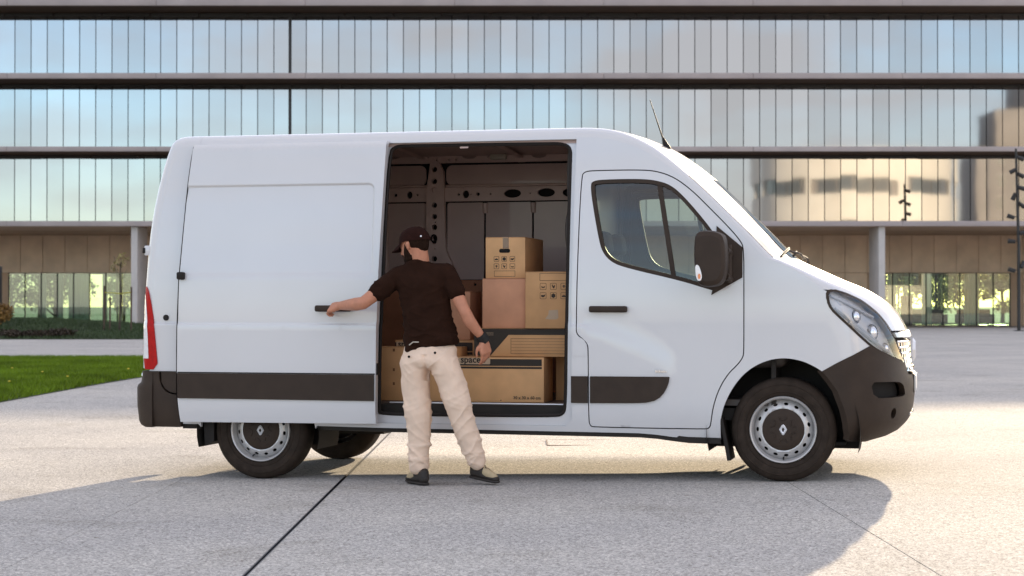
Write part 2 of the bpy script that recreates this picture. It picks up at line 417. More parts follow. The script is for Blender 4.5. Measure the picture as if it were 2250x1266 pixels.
# ================================================================== OFFICE BUILDING
YF, YG, YW = 95.0, 97.5, 107.0
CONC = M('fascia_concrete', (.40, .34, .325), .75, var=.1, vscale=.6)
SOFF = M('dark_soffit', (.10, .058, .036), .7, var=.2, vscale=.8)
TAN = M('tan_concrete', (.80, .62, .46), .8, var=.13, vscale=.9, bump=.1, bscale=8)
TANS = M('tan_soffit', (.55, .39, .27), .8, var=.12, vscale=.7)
COLM = M('column_concrete', (.55, .51, .48), .7, var=.08, vscale=1.5)
FRAMED = M('dark_frame', (.02, .018, .017), .5)
def pane_mat(name, col, rough, wav):
    m = M(name, col, rough, metal=1)
    n, l = m.node_tree.nodes, m.node_tree.links; b = n['Principled BSDF']
    tc = n.new('ShaderNodeTexCoord'); t = n.new('ShaderNodeTexNoise'); t.inputs['Scale'].default_value = .55; t.inputs['Detail'].default_value = 1.5
    oi = n.new('ShaderNodeObjectInfo'); ad = n.new('ShaderNodeVectorMath'); ad.operation = 'ADD'
    mu = n.new('ShaderNodeMath'); mu.operation = 'MULTIPLY'; mu.inputs[1].default_value = 40; l.new(oi.outputs['Random'], mu.inputs[0])
    l.new(tc.outputs['Object'], ad.inputs[0]); l.new(mu.outputs[0], ad.inputs[1]); l.new(ad.outputs[0], t.inputs['Vector'])
    bp = n.new('ShaderNodeBump'); bp.inputs['Strength'].default_value = wav; bp.inputs['Distance'].default_value = .05
    l.new(t.outputs['Fac'], bp.inputs['Height']); l.new(bp.outputs[0], b.inputs['Normal'])
    # every pane a slightly different coating tint
    hs = n.new('ShaderNodeHueSaturation'); hs.inputs['Color'].default_value = (*col, 1)
    mr = n.new('ShaderNodeMapRange'); mr.inputs[3].default_value = .88; mr.inputs[4].default_value = 1.06
    l.new(oi.outputs['Random'], mr.inputs[0]); l.new(mr.outputs[0], hs.inputs['Value']); l.new(hs.outputs[0], b.inputs['Base Color'])
    return m
PANE = pane_mat('mirror_glass', (.34, .35, .36), .03, .02)
bld = empty('office_building', (0, YF, 0)); tag(bld, 'long modern office block with rows of mirrored glass panes between pale slabs', 'building')
BX0, BX1 = -42., 36.
def bbox(name, x0, x1, y0, y1, z0, z1, mat, parent=bld, bevel=0.): return box(name, x0, x1, y0 - YF, y1 - YF, z0, z1, mat, parent, bevel)
SL = [(5.34, 5.61), (9.25, 9.50), (13.06, 13.35), (16.88, 17.28)]
for i, (a, b_) in enumerate(SL):
    xx = BX0
    while xx < BX1 - .1:                       # pale fascia made of long cladding lengths
        bbox('fascia', xx + .008, min(xx + 7.8, BX1) - .008, YF, YF + .25, a, b_, CONC, bevel=.012); xx += 7.8
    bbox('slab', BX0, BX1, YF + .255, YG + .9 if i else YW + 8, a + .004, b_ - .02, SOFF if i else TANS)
bbox('inner_wall', BX0, BX1, YG + .55, YG + .7, 5.45, 17.0, FRAMED)
for xe in (BX0, BX1 - .3): bbox('end_wall', xe + .005, xe + .295, YG + .75, YF + 29.5, .0, 16.95, CONC)
bbox('rear_wall', BX0 + .3, BX1 - .3, YF + 29.2, YF + 29.5, 3.4, 16.95, CONC)
bbox('roof', BX0, BX1, YF + 1, YF + 30, 17.0, 17.2, CONC)
pm = {}
PW = .868
for r in range(3):
    z0, z1 = SL[r][1] + .0, SL[r + 1][0] - .05
    bm = bmesh.new(); add_box(bm, -PW / 2 + .022, PW / 2 - .022, -.014, .014, 0, z1 - z0)
    me = bpy.data.meshes.new('pane'); bm.to_mesh(me); bm.free(); me.materials.append(PANE)
    k = int((BX0 + 11.9) / PW) + 1
    while -11.9 + (k + 1) * PW < BX1:
        o = bpy.data.objects.new('pane', me); link(o, bld); o.location = (-11.9 + (k + .5) * PW, YG - YF, z0)
        o.rotation_euler = (random.gauss(0, .0005), 0, random.gauss(0, .0013))
        k += 1
    if r: bbox('seam_post', -11.98, -11.82, YG - .05, YG + .1, z0, z1, FRAMED)
    xx = BX0 + random.uniform(0, 2)
    while xx < BX1 - 3:
        L = PW * 3
        bbox('blind_box', xx, xx + L - .12, YG - .06, YG - .02, z1 - random.choice((.05, .12, .16)), z1 + .03, FRAMED); xx += L
# ground floor: soffit, wall panels, glazing, columns
for x in (-19.78, 19.37): bbox('column', x - .17, x + .17, YF + .3, YF + 2.9, .0, 5.335, COLM, bevel=.02)
GL = [(-29.6, -22.0), (21.4, 29.3)]
x = BX0
while x < BX1 - .1:
    x1 = x + 1.31
    bbox('wall_panel', x + .012, x1 - .012, YW, YW + .2, 3.14, 5.33, TAN, bevel=.01)
    if not any(a - .3 < (x + x1) / 2 < b_ + .3 for a, b_ in GL): bbox('wall_panel', x + .012, x1 - .012, YW, YW + .2, .0, 3.115, TAN, bevel=.01)
    x = x1
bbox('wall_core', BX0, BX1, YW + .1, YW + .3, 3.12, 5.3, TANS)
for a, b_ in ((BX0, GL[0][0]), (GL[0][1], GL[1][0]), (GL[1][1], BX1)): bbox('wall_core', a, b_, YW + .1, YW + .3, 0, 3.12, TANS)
SHOPG = glass_mat('lobby_glass', (.74, .86, .76), .10, .01); BACKG = glass_mat('lobby_rear_glass', (.80, .90, .82), .02, .01)
WALLI = M('lobby_wall', (.5, .47, .40), .8, var=.1, vscale=.5)
for gi, (a, b_) in enumerate(GL):
    n = 8; w = (b_ - a) / n
    for i in range(n):
        p = bbox('lobby_pane', a + i * w + .03, a + (i + 1) * w - .03, YW + .12, YW + .14, .05, 3.1, SHOPG); 
        bbox('mullion', a + i * w - .025, a + i * w + .025, YW + .06, YW + .2, .0, 3.12, FRAMED)
    bbox('mullion', b_ - .025, b_ + .025, YW + .06, YW + .2, .0, 3.12, FRAMED)
    bbox('lobby_floor', a - 2, b_ + 2, YW + .3, YW + 7, -.01, .03, M('lobby_floor', (.25, .23, .2), .3))
    for i in range(5):
        bbox('lobby_back_pane', a - 1.9 + i * (b_ - a + 3.8) / 5 + .04, a - 1.9 + (i + 1) * (b_ - a + 3.8) / 5 - .04, YW + 6.9, YW + 6.92, .05, 3.1, BACKG)
        bbox('mullion', a - 1.95 + i * (b_ - a + 3.8) / 5, a - 1.85 + i * (b_ - a + 3.8) / 5, YW + 6.8, YW + 7, 0, 3.15, FRAMED)
    bbox('lobby_ceiling', a - 2, b_ + 2, YW + .32, YW + 7, 3.14, 3.2, WALLI)
    for x in (a - 2, b_ + 1.9): bbox('lobby_side_wall', x, x + .1, YW + .32, YW + 7, 0, 3.14, WALLI)
CURT = M('white_curtain', (.75, .76, .70), .9, var=.06, vscale=2)
def curtain(x0, x1, lab):
    V, F = [], []; n = int((x1 - x0) / .03)
    for i in range(n + 1):
        x = x0 + (x1 - x0) * i / n; y = .04 * math.sin(i * .9) + .02 * math.sin(i * .37)
        V += [(x - x0, y, 0), (x - x0, y * .6, 3.0)]
    for i in range(n): F.append((2 * i, 2 * i + 2, 2 * i + 3, 2 * i + 1))
    o = mk('curtain', V, F, CURT, None, True, 80); o.location = (x0, YW + .55, .05); tag(o, lab, 'curtain', 'lobby curtains')
for x0, x1, lb in ((-27.9, -27.5, 'narrow white lobby curtain nearest the rust coloured shrub'), (-26.9, -26.5, 'narrow white lobby curtain beside the wide drawn one'), (-26.2, -24.9, 'wide drawn white lobby curtain behind the lawn mound'), (-24.2, -23.9, 'thin white lobby curtain behind the staked sapling')): curtain(x0, x1, lb)
for x0, x1, lb in ((22.2, 22.7, 'narrow white lobby curtain beside the red display board'), (24.2, 24.8, 'white lobby curtain in front of the first sofa'), (26.7, 27.6, 'widest white lobby curtain close to the spotlight mast')): curtain(x0, x1, lb)
SOFA = M('sofa_fabric', (.03, .022, .02), .85)
for x, l in ((24.9, 'dark lounge sofa behind the lobby curtain'), (27.7, 'dark lounge sofa at the end of the lobby')):
    s = empty('sofa', (x, YW + 2.0, .03)); tag(s, l, 'sofa')
    box('seat', -1, 1, -.4, .4, .12, .45, SOFA, s, .05); box('backrest', -1, 1, .25, .42, .4, .95, SOFA, s, .05)
    for sx in (-1, 1): box('armrest', sx * 1 - .1, sx * 1 + .1, -.4, .42, .12, .65, SOFA, s, .04); box('leg', sx * .9 - .03, sx * .9 + .03, -.35, -.29, 0, .13, FRAMED, s); box('leg', sx * .9 - .03, sx * .9 + .03, .3, .36, 0, .13, FRAMED, s)
REDB = M('red_panel', (.25, .05, .03), .6)
rb = box('display_board', -.35, .35, -.04, .04, 0, 1.75, REDB, None, .01); rb.location = (23.4, YW + 1.0, .03); tag(rb, 'brick red display board standing in the lobby', 'board')

# spotlight mast near the right end
ml = empty('spotlight_mast', (23.75, 85.3, 0)); tag(ml, 'tall dark mast carrying many small spotlights beside the building', 'light mast')
tube('pole', [(0, 0, 0), (0, 0, 4), (-.12, 0, 8.55)], [.085, .075, .05], FRAMED, ml, 10)
box('base_plate', -.2, .2, -.2, .2, 0, .03, FRAMED, ml, .005)
bmS = bmesh.new(); bmesh.ops.create_cone(bmS, segments=12, radius1=.11, radius2=.085, depth=.34, cap_ends=True)
meS = bpy.data.meshes.new('spotlight'); bmS.to_mesh(meS); bmS.free(); meS.materials.append(FRAMED)
for z, sx, tilt in ((8.1, 1, 70), (7.5, -1, 60), (7.3, 1, 65), (6.7, 1, 75), (6.3, -1, 20), (5.9, 1, 60), (5.35, -1, 112), (4.6, 1, 100), (4.2, -1, 96), (3.1, 1, 150), (2.85, -1, 112)):
    px = -.12 * max(0, (z - 4) / 4.55)
    s = bpy.data.objects.new('spotlight', meS); link(s, ml); s.location = (px + sx * (.34 if tilt in (112, 96) else .17), -.05, z); s.rotation_euler = (R(20), R(-sx * tilt), 0)
    tube('bracket', [(px, 0, z), (px + sx * .2, -.03, z)], .02, FRAMED, ml, 6)

# ------------------------------------------------------------------ buildings that the glass mirrors (they stand behind the photographer)
CREAM = M('cream_render', (.88, .82, .72), .8, var=.06, vscale=.4)
GREYR = M('grey_render', (.36, .33, .31), .8, var=.08, vscale=.3)
WING = M('window_glass', (.12, .13, .14), .08, spec=.8, coat=.6)
def drum(name, cx, cy_, rad, h, lab):
    b = empty(name, (cx, cy_, 0)); tag(b, lab, 'building'); seg = 72
    def ring(nm, r0, z0, z1, m):
        V, F = [], []
        for k in range(seg):
            t = 2 * math.pi * k / seg; V += [(r0 * math.cos(t), r0 * math.sin(t), z0), (r0 * math.cos(t), r0 * math.sin(t), z1)]
        for k in range(seg):
            k2 = (k + 1) % seg; F.append((2 * k, 2 * k2, 2 * k2 + 1, 2 * k + 1))
        F.append(tuple(2 * k + 1 for k in range(seg))); return mk(nm, V, F, m, b, True, 40)
    lv = [0, 4.2, 6.3, 10.2, 12.3, 16.3, 18.35, h]
    for i in range(0, len(lv) - 1, 2): ring('wall', rad, lv[i], lv[i + 1], CREAM)
    for i in range(1, len(lv) - 1, 2):
        ring('window_recess', rad - .5, lv[i] - .05, lv[i + 1] + .05, GREYR)
        for k in range(36):
            t = 2 * math.pi * (k + .5) / 36
            if math.sin(t) < -.2: continue
            nm, m, w = (('pier', CREAM, .5) if k % 5 == 2 else ('window', WING, 1.05))
            o = box(nm, -w, w, -.08, .08, lv[i], lv[i + 1], m, b); d = rad - (.1 if nm == 'pier' else .42)
            o.location = (d * math.cos(t), d * math.sin(t), 0); o.rotation_euler = (0, 0, t + math.pi / 2)
    return b
drum('round_building', 48.2, -62.0, 14.2, 22.2, 'round cream building with a band of windows, mirrored in the glass')
gb = empty('stepped_building', (79.5, -86.0, 0)); tag(gb, 'tall grey stepped building mirrored at the edge of the glass', 'building')
box('wall', -9, 9, -6, 6, 0, 25, GREYR, gb, .05); box('wall', -5.5, 9, -5.9, 5.9, 25.02, 31, GREYR, gb, .05); box('wall', -1, 9, -5.8, 5.8, 31.02, 36, GREYR, gb, .05)
for zi in range(9):
    for xi in range(5):
        if zi > 6 and xi < 2: continue
        w = box('window', -7.6 + xi * 3.3, -5.8 + xi * 3.3, 6.03, 6.12, 2 + zi * 3.4, 3.9 + zi * 3.4, WING, gb); box('window_frame', -7.7 + xi * 3.3, -5.7 + xi * 3.3, 6.005, 6.08, 1.9 + zi * 3.4, 4.0 + zi * 3.4, COLM, gb)

# ------------------------------------------------------------------ trees
BARK = M('bark', (.075, .055, .04), .9, var=.3, vscale=12, bump=.4, bscale=30)
def leafm(n, c): return M(n, c, .6, var=.4, vscale=1.2, spec=.3)
def crown(name, blobs, n, sz, mat, parent):
    P = []
    for (c, r) in blobs:
        k = int(n * r[0] * r[1] * r[2] / sum(b[1][0] * b[1][1] * b[1][2] for b in blobs)) + 1
        d = rng.normal(0, 1, (k, 3)); d /= np.linalg.norm(d, axis=1)[:, None]
        P.append(np.array(c) + d * np.array(r) * (rng.uniform(.25, 1, (k, 1)) ** .5) * (1 + rng.normal(0, .1, (k, 1))))
    P = np.vstack(P); n = len(P)
    A = rng.normal(0, 1, (n, 3)); A /= np.linalg.norm(A, axis=1)[:, None]; B = np.cross(A, rng.normal(0, 1, (n, 3))); B /= np.linalg.norm(B, axis=1)[:, None]
    s = sz * rng.uniform(.6, 1.4, (n, 1)); V = np.empty((n * 4, 3)); V[0::4] = P - A * s; V[1::4] = P + B * s * .45; V[2::4] = P + A * s; V[3::4] = P - B * s * .45
    me = bpy.data.meshes.new(name); me.from_pydata(V.tolist(), [], np.arange(n * 4).reshape(n, 4).tolist()); me.materials.append(mat)
    return link(bpy.data.objects.new(name, me), parent)
def plaza_tree(x, y, h, lab, grp):
    t = empty('plaza_tree', (x, y, 0)); tag(t, lab, 'tree', grp)
    pts = [(0, 0, -.05), (.05, .02, h * .25), (-.04, .05, h * .5), (0, 0, h * .8)]
    tube('trunk', pts, [.16, .13, .09, .03], BARK, t, 8)
    blobs = []
    for i in range(13):
        a = random.uniform(0, 6.28); rr = random.uniform(.08, .32) * h; z = random.uniform(.24, .9) * h
        e = (rr * math.cos(a), rr * math.sin(a), z); tube('limb', [(0, 0, z - .18 * h), (e[0] * .5, e[1] * .5, z - .06 * h), e], [.06, .04, .015], BARK, t, 6)
        q = random.uniform(.09, .18) * h; blobs.append((e, (q * 1.15, q * 1.15, q)))
    crown('crown', blobs, 3200, .13, leafm('tree_leaf', (.10, .15, .045)), t)
lefts = ['broad', 'tall', 'slender', 'bushy', 'small', 'wide']
for i, w in enumerate(lefts): plaza_tree(-37.5 + i * 2.5 + random.uniform(-.5, .5), random.uniform(121, 132), (6.5, 8.5, 7.0, 6, 4.6, 7.2)[i], '%s leafy tree seen through the lobby left of the pale column' % w, 'trees beyond the building')
for i, w in enumerate(lefts): plaza_tree(25.0 + i * 2.5 + random.uniform(-.5, .5), random.uniform(121, 132), (6.2, 7.5, 6.8, 5.6, 4.4, 7.6)[i], '%s leafy tree seen through the lobby near the spotlight mast' % w, 'trees beyond the building')
# staked sapling in front of the lobby
sp = empty('sapling', (-15.2, 70.5, float(mound_z(-15.2, 70.5)))); tag(sp, 'thin bare sapling with a few pale leaves tied between stakes', 'tree')
tube('trunk', [(0, 0, 0), (.04, 0, 1.2), (.02, .02, 2.1), (.05, 0, 2.9)], [.05, .04, .03, .012], BARK, sp, 7)
for a, z, l in ((.4, 1.9, .5), (2.5, 2.1, .55), (4.2, 2.0, .5), (1.4, 2.3, .45), (5.4, 2.45, .4), (3.2, 2.5, .4)):
    tube('limb', [(.03, 0, z), (l * .4 * math.cos(a), l * .4 * math.sin(a), z + l * .5), (l * .55 * math.cos(a), l * .55 * math.sin(a), z + l)], [.016, .01, .004], BARK, sp, 5)
crown('crown', [((.1, 0, 2.75), (.28, .28, .25)), ((-.2, 0, 2.5), (.2, .2, .2))], 90, .07, leafm('sapling_leaf', (.30, .24, .10)), sp)
for dx, dy, dh, lb in ((-.62, .1, 1.72, 'tall brown stake beside the sapling, on the side of the rust shrub'), (-.33, -.2, 1.3, 'short brown stake standing close in front of the sapling'), (.45, 0, 1.74, 'tall brown stake beside the sapling, on the side of the pale column')):
    st = tube('tree_stake', [(0, 0, -.1), (.01, 0, dh)], .035, M('stake_wood', (.10, .065, .045), .8, var=.2, vscale=8), None, 8)
    st.location = (-15.2 + dx, 70.5 + dy, float(mound_z(-15.2 + dx, 70.5 + dy))); tag(st, lb, 'stake', 'stakes round the sapling')
tie = tube('tree_tie', [(-.62, .1, 1.5), (-.2, 0, 1.47), (.02, -.04, 1.45), (.45, 0, 1.5)], .02, M('tie_strap', (.45, .42, .05), .6), None, 6); tie.location = sp.location; tag(tie, 'yellowish strap tying the sapling to its stakes', 'strap')
# shrubs at far left
def shrub(name, x, y, w, h, mat, lab, n=1200, grp=None):
    z = float(mound_z(x, y)); s = empty(name, (x, y, z)); tag(s, lab, 'shrub', grp)
    for i in range(6):
        a = random.uniform(0, 6.28); tube('stem', [(0, 0, -.02), (w * .3 * math.cos(a), w * .3 * math.sin(a), h * .7)], [.025, .008], BARK, s, 5)
    crown('foliage', [((random.uniform(-.3, .3) * w, random.uniform(-.3, .3) * w, random.uniform(.4, .65) * h), (w * .35, w * .35, h * .38)) for _ in range(5)], n, .06, mat, s)
shrub('shrub', -19.6, 69.5, 1.1, .95, leafm('rust_leaf', (.22, .12, .03)), 'rust coloured shrub on the grass mound')
for i, x in enumerate((-17.8, -16.9, -16.1)): shrub('ground_shrub', x, 64.6 + i * .35, 1.1, .34, leafm('dark_leaf', (.045, .032, .02)), ('low dark ground shrub next to the rust coloured shrub', 'low dark ground shrub between its two neighbours on the mound edge', 'low dark ground shrub farthest from the rust coloured shrub')[i], 700, 'low shrubs along the mound edge')
lt = box('litter_bin', -.3, .3, -.3, .3, 0, 2.2, FRAMED, None, .03); lt.location = (-20.6, 72.2, float(mound_z(-20.6, 72.2))); lt.name = 'notice_pillar'; tag(lt, 'slim dark notice pillar at the edge of the mound', 'pillar')

# ================================================================== DELIVERY VAN  (van frame: x forward, y from its right flank inwards, z up)
van = empty('delivery_van', v2w(0, 0, 0), YAW); tag(van, 'white panel delivery van with its side door slid open and dark plastic trim', 'van')
YC = 1.02
def sstep(t): t = np.clip(t, 0, 1); return t * t * (3 - 2 * t)
_cx = [-5, -1.36, -1.18, -.966, -.80, -.735, -.715, 2]; _cz = [1.042, 1.036, .998, .922, .84, .79, .69, .69]
def yin(x, z):
    z = np.asarray(z, float); x = np.asarray(x, float)
    y = .088 * np.clip((z - 1.05) / 1.27, 0, 1.2) ** 1.7
    y = y + .035 * np.clip((.50 - z) / .22, 0, 1.4) ** 2
    zc = np.interp(x, _cx, _cz)
    st = np.where(x < -.715, sstep((z - zc) / np.where(x < -1.37, .016, .016 + .16 * np.clip((x + 1.37) / .3, 0, 1)) + .5), 1.)
    return y + .010 * st
xf = interp_s([.20, .213, .26, .31, .39, .471, .598, .662, .758, .838, .934, .966, 1.039, 1.109, 1.18, 1.244, 1.296, 1.351, 1.426, 1.481, 1.53],
              [.28, .335, .619, .729, .801, .823, .836, .836, .817, .808, .805, .802, .768, .731, .668, .574, .479, .337, .177, .055, -.04], 500, 17)
xs = interp_s([.20, .25, .3, .4, .6, .8, 1.0, 1.2, 1.273, 1.33, 1.394, 1.44, 1.50, 1.53], [.15, .30, .35, .37, .375, .36, .335, .30, .265, .19, .09, .0, -.14, -.21], 500, 17)
NP, NQ = 2.0, 2.7
_th = np.linspace(0, math.pi / 2, 81)
def nose(lam, z):
    lam = np.atleast_1d(np.asarray(lam, float)); z = np.broadcast_to(np.asarray(z, float), lam.shape)
    a, b = xs(z), xf(z); d = np.maximum(b - a, .02); yi = yin(.5, z); half = YC - yi
    X = a[:, None] + d[:, None] * np.sin(_th) ** (2 / NP); Y = yi[:, None] + half[:, None] * (1 - np.cos(_th) ** (2 / NQ))
    L = np.concatenate([np.zeros((len(z), 1)), np.cumsum(np.hypot(np.diff(X, axis=1), np.diff(Y, axis=1)), 1)], 1); L /= L[:, -1:]
    xo = np.empty(len(z)); yo = np.empty(len(z))
    for i in range(len(z)):
        if lam[i] < 0: xo[i] = a[i] + lam[i] * 1.1; yo[i] = yin(xo[i], z[i])
        else: xo[i] = np.interp(lam[i], L[i], X[i]); yo[i] = np.interp(lam[i], L[i], Y[i])
    return xo, yo, z
def lam_of(x, z):
    a, b = float(xs(z)), float(xf(z))
    if x <= a: return (x - a) / 1.1
    tau = min((x - a) / (b - a), .9995); th = math.asin(tau ** (NP / 2)); yi = float(yin(.5, z)); half = YC - yi
    X = a + (b - a) * np.sin(_th) ** (2 / NP); Y = yi + half * (1 - np.cos(_th) ** (2 / NQ))
    L = np.r_[0, np.cumsum(np.hypot(np.diff(X), np.diff(Y)))]; L /= L[-1]
    return float(np.interp(th, _th, L))
xr = interp_s([.2, .30, .70, 1.2, 1.45, 1.7, 1.9, 2.1, 2.28, 2.36, 2.405, 2.42], [-4.595, -4.60, -4.605, -4.597, -4.585, -4.567, -4.54, -4.50, -4.452, -4.42, -4.37, -4.30], 400, 13)
RN, RS, RA = .09, .10, .03
_ss = np.linspace(0, 1.02, 300); _nn = RN * (1 - np.sqrt(np.clip(1 - np.clip(1 - _ss / RS, 0, 1) ** 2, 0, 1))) + RA * ((1.02 - _ss) / 1.02) ** 2
def S(x, z):
    x = np.asarray(x, float); z = np.asarray(z, float); y = yin(x, z)
    a, b = xs(np.minimum(z, 1.53)), xf(np.minimum(z, 1.53)); tau = np.clip((x - a) / np.maximum(b - a, .02), 0, .9995)
    y = y + (YC - y) * (1 - (1 - tau ** NP) ** (1 / NQ)) * sstep((1.475 - z) / .05)
    d = x - xr(z)
    return np.where(x < -4, y + np.interp(-d, -_nn, _ss), y)
def side(off=0., mirror=False):
    def f(x, z):
        y = S(x, z) + off
        return (x, 2 * YC - y, z) if mirror else (x, y, z)
    return f
# --- roof / windscreen / tail sheet swept along the centre profile
_T = [(.075, 1.462), (.02, 1.51), (-.047, 1.566), (-.144, 1.671), (-.273, 1.80), (-.403, 1.927), (-.534, 2.052), (-.599, 2.108), (-.698, 2.188), (-.797, 2.258), (-.863, 2.298), (-.996, 2.36), (-1.13, 2.40), (-1.264, 2.416), (-1.4, 2.42)] \
   + [(x, 2.42) for x in np.linspace(-1.7, -4.2, 12)] + [(-4.30, 2.418), (-4.37, 2.402), (-4.42, 2.36), (-4.452, 2.28), (-4.50, 2.10), (-4.54, 1.90), (-4.567, 1.70), (-4.585, 1.45), (-4.597, 1.2), (-4.605, .72)]
_Tp = np.array(smooth_poly(_T, 2, False)); _Tl = np.r_[0, np.cumsum(np.hypot(*np.diff(_Tp, axis=0).T))]
TL = _Tl[-1]
def t_at(x): return float(np.interp(-x, -_Tp[:, 0], _Tl)) if x > -4.2 else None
T_WS, T_R0, T_R1 = t_at(-.585), t_at(-.6), t_at(-4.15)
def sheet(t, s):
    t = np.asarray(t, float); s = np.asarray(s, float)
    x = np.interp(t, _Tl, _Tp[:, 0]); z = np.interp(t, _Tl, _Tp[:, 1]); e = .02
    dx = np.interp(t + e, _Tl, _Tp[:, 0]) - np.interp(t - e, _Tl, _Tp[:, 0]); dz = np.interp(t + e, _Tl, _Tp[:, 1]) - np.interp(t - e, _Tl, _Tp[:, 1])
    L = np.hypot(dx, dz) + 1e-9; nx, nz = dz / L, -dx / L
    w = sstep((t - t_at(-.55)) / (t_at(-1.35) - t_at(-.55)))       # 0 windscreen, 1 roof
    w2 = sstep((t - t_at(-4.0)) / .45)
    rn = .03 + .04 * w + .02 * w2; rs = .04 + .05 * w + .01 * w2; a = .075 - .04 * w - .005 * w2
    sc = np.where(s > 1, 2 - s, s)                                 # s: 0 right edge .. 1 centre .. 2 left edge
    half = YC - yin(x, z - .05); m = sc * half
    n = -rn * (1 - np.sqrt(np.clip(1 - np.clip(1 - m / rs, 0, 1) ** 2, 0, 1))) - a * ((half - m) / half) ** 2
    xx, zz = x + nx * n, z + nz * n; yy = yin(xx, zz) + m
    return xx, np.where(s > 1, 2 * YC - yy, yy), zz
def sheet_grid(name, t0, t1, nt, svals, mat, parent=van, inset=0.):
    tt = np.linspace(t0, t1, nt); A, B = np.meshgrid(tt, np.array(svals), indexing='ij')
    X, Y, Z = sheet(A.ravel(), B.ravel()); w = len(svals)
    V = np.stack([X, Y, Z], 1)
    if inset: V[:, 2] -= inset; V[:, 1] = YC + (V[:, 1] - YC) * .975
    F = [(i * w + j, i * w + j + 1, (i + 1) * w + j + 1, (i + 1) * w + j) for i in range(nt - 1) for j in range(w - 1)]
    return mk(name, V, F, mat, parent, True, 40)
_sr = list(np.r_[0, .005, .012, .022, .035, .05, .07, .09, .11, .14, np.linspace(.2, 1, 9)]); _sv = _sr + [2 - q for q in _sr[-2::-1]]
sheet_grid('roof', T_WS, T_R1, 90, _sv, WHITE)
sheet_grid('tailgate', T_R1 + .001, TL, 50, _sv, WHITE)
ap = [0, .004, .009, .015, .022, .030]
sheet_grid('windscreen_pillar', .0, T_WS + .004, 40, ap, WHITE); sheet_grid('windscreen_pillar', .0, T_WS + .004, 40, [2 - q for q in ap], WHITE)
wsv = list(np.linspace(.040, 1.960, 44))
sheet_grid('windscreen', .03, T_WS - .035, 40, wsv, WSGLASS)
for a, b in ((.029, .041), (1.959, 1.971)): sheet_grid('windscreen_seal', 0, T_WS, 40, [a, b], RUBBER)
sheet_grid('windscreen_seal', T_WS - .036, T_WS + .002, 4, wsv, RUBBER); sheet_grid('cowl', -.0, .055, 4, wsv, PLASTIC)
sheet_grid('roof_lining', t_at(-.75), T_R1, 50, _sv, PRIMER, van, .035)
# edge curve of the sheet at s = 0, used as the top border of the flank
def edge_pts(t0, t1, n):
    X, Y, Z = sheet(np.linspace(t0, t1, n), np.zeros(n)); return list(zip(X.tolist(), Z.tolist()))
E_FR = edge_pts(.02, T_R1 + .0, 150); E_RR = edge_pts(T_R1 + .02, TL, 50)

ARCH = [(-.41, .26), (-.41, .402), (-.386, .508), (-.325, .63), (-.235, .736), (-.115, .803), (.004, .825), (.123, .808), (.212, .767), (.262, .735)]
ARCHs = [ARCH[0]] + smooth_poly(ARCH[1:], 2, False)
RARCH = [(-3.682 + .43 * math.cos(R(a)), .29 + .43 * math.sin(R(a))) for a in np.linspace(2, 178, 25)]
HL_LOW = [(.566, .904), (.50, .966), (.438, 1.028), (.375, 1.088), (.319, 1.143), (.292, 1.20), (.290, 1.262)]
HL_TOP = [(.290, 1.262), (.330, 1.272), (.41, 1.245), (.498, 1.203), (.60, 1.12), (.655, 1.055), (.690, .99)]
HL_IN = [(.690, .99), (.735, .89), (.777, .782)]
HL_BOT = [(.777, .782), (.72, .812), (.674, .836), (.615, .868), (.566, .904)]
NEAR = [(.27, 1.272), (.20, 1.325), (.12, 1.378), (.06, 1.41), (-.005, 1.442), (-.06, 1.466), (-.115, 1.49)]
SILL_ = [(-3.24, .325), (-2.737, .318), (-2.07, .316), (-1.277, .312), (-.96, .31), (-.843, .302), (-.73, .288), (-.629, .278), (-.41, .274)]
def flank_outline():
    up = [(x, z) for x, z in E_FR if z > 1.49]
    rr = [(x, z) for x, z in E_RR if z > .715]
    return SILL_ + ARCHs[1:] + [(.28, .745), (.42, .823)] + HL_LOW + NEAR + up + rr + [(-4.50, .70), (-4.28, .70), (-4.262, .52), (-4.245, .325), (-4.13, .325)] + RARCH[::-1]
FDOOR = smooth_poly([(-1.357, 2.045), (-1.335, 2.078), (-1.25, 2.082), (-.97, 2.082), (-.846, 2.072), (-.723, 2.027), (-.601, 1.934), (-.479, 1.811), (-.358, 1.688), (-.282, 1.60), (-.258, 1.55), (-.256, 1.3), (-.256, .87), (-.262, .825), (-.30, .775), (-.359, .719), (-.42, .62), (-.46, .50), (-.475, .40), (-.485, .352), (-.53, .348), (-1.26, .351), (-1.288, .357), (-1.294, .40), (-1.297, .85), (-1.300, .905), (-1.33, .94), (-1.375, .975), (-1.381, 1.02), (-1.376, 1.389)], 2)
def grow(poly, d):
    p = np.array(poly); n = len(p); out = []
    area = .5 * np.sum(p[:, 0] * np.roll(p[:, 1], -1) - np.roll(p[:, 0], -1) * p[:, 1]); sg = 1 if area > 0 else -1
    for i in range(n):
        e = p[(i + 1) % n] - p[i - 1]; e /= np.linalg.norm(e) + 1e-9; out.append(tuple(p[i] + sg * d * np.array([e[1], -e[0]])))
    return out
FD_HOLE = grow(FDOOR, .0075)
OPEN_O = [(-2.80, .352), (-1.46, .352), (-1.412, .40), (-1.418, 1.2), (-1.404, 2.0), (-1.399, 2.305), (-2.80, 2.305)]
OPEN_I = smooth_poly([(-2.79, .41), (-2.3, .409), (-1.56, .413), (-1.475, .425), (-1.459, .50), (-1.455, .9), (-1.448, 1.4), (-1.440, 2.15), (-1.440, 2.25), (-1.50, 2.282), (-1.6, 2.284), (-2.6, 2.290), (-2.70, 2.288), (-2.745, 2.24), (-2.765, 1.5), (-2.785, .9), (-2.79, .55), (-2.79, .44)], 2)
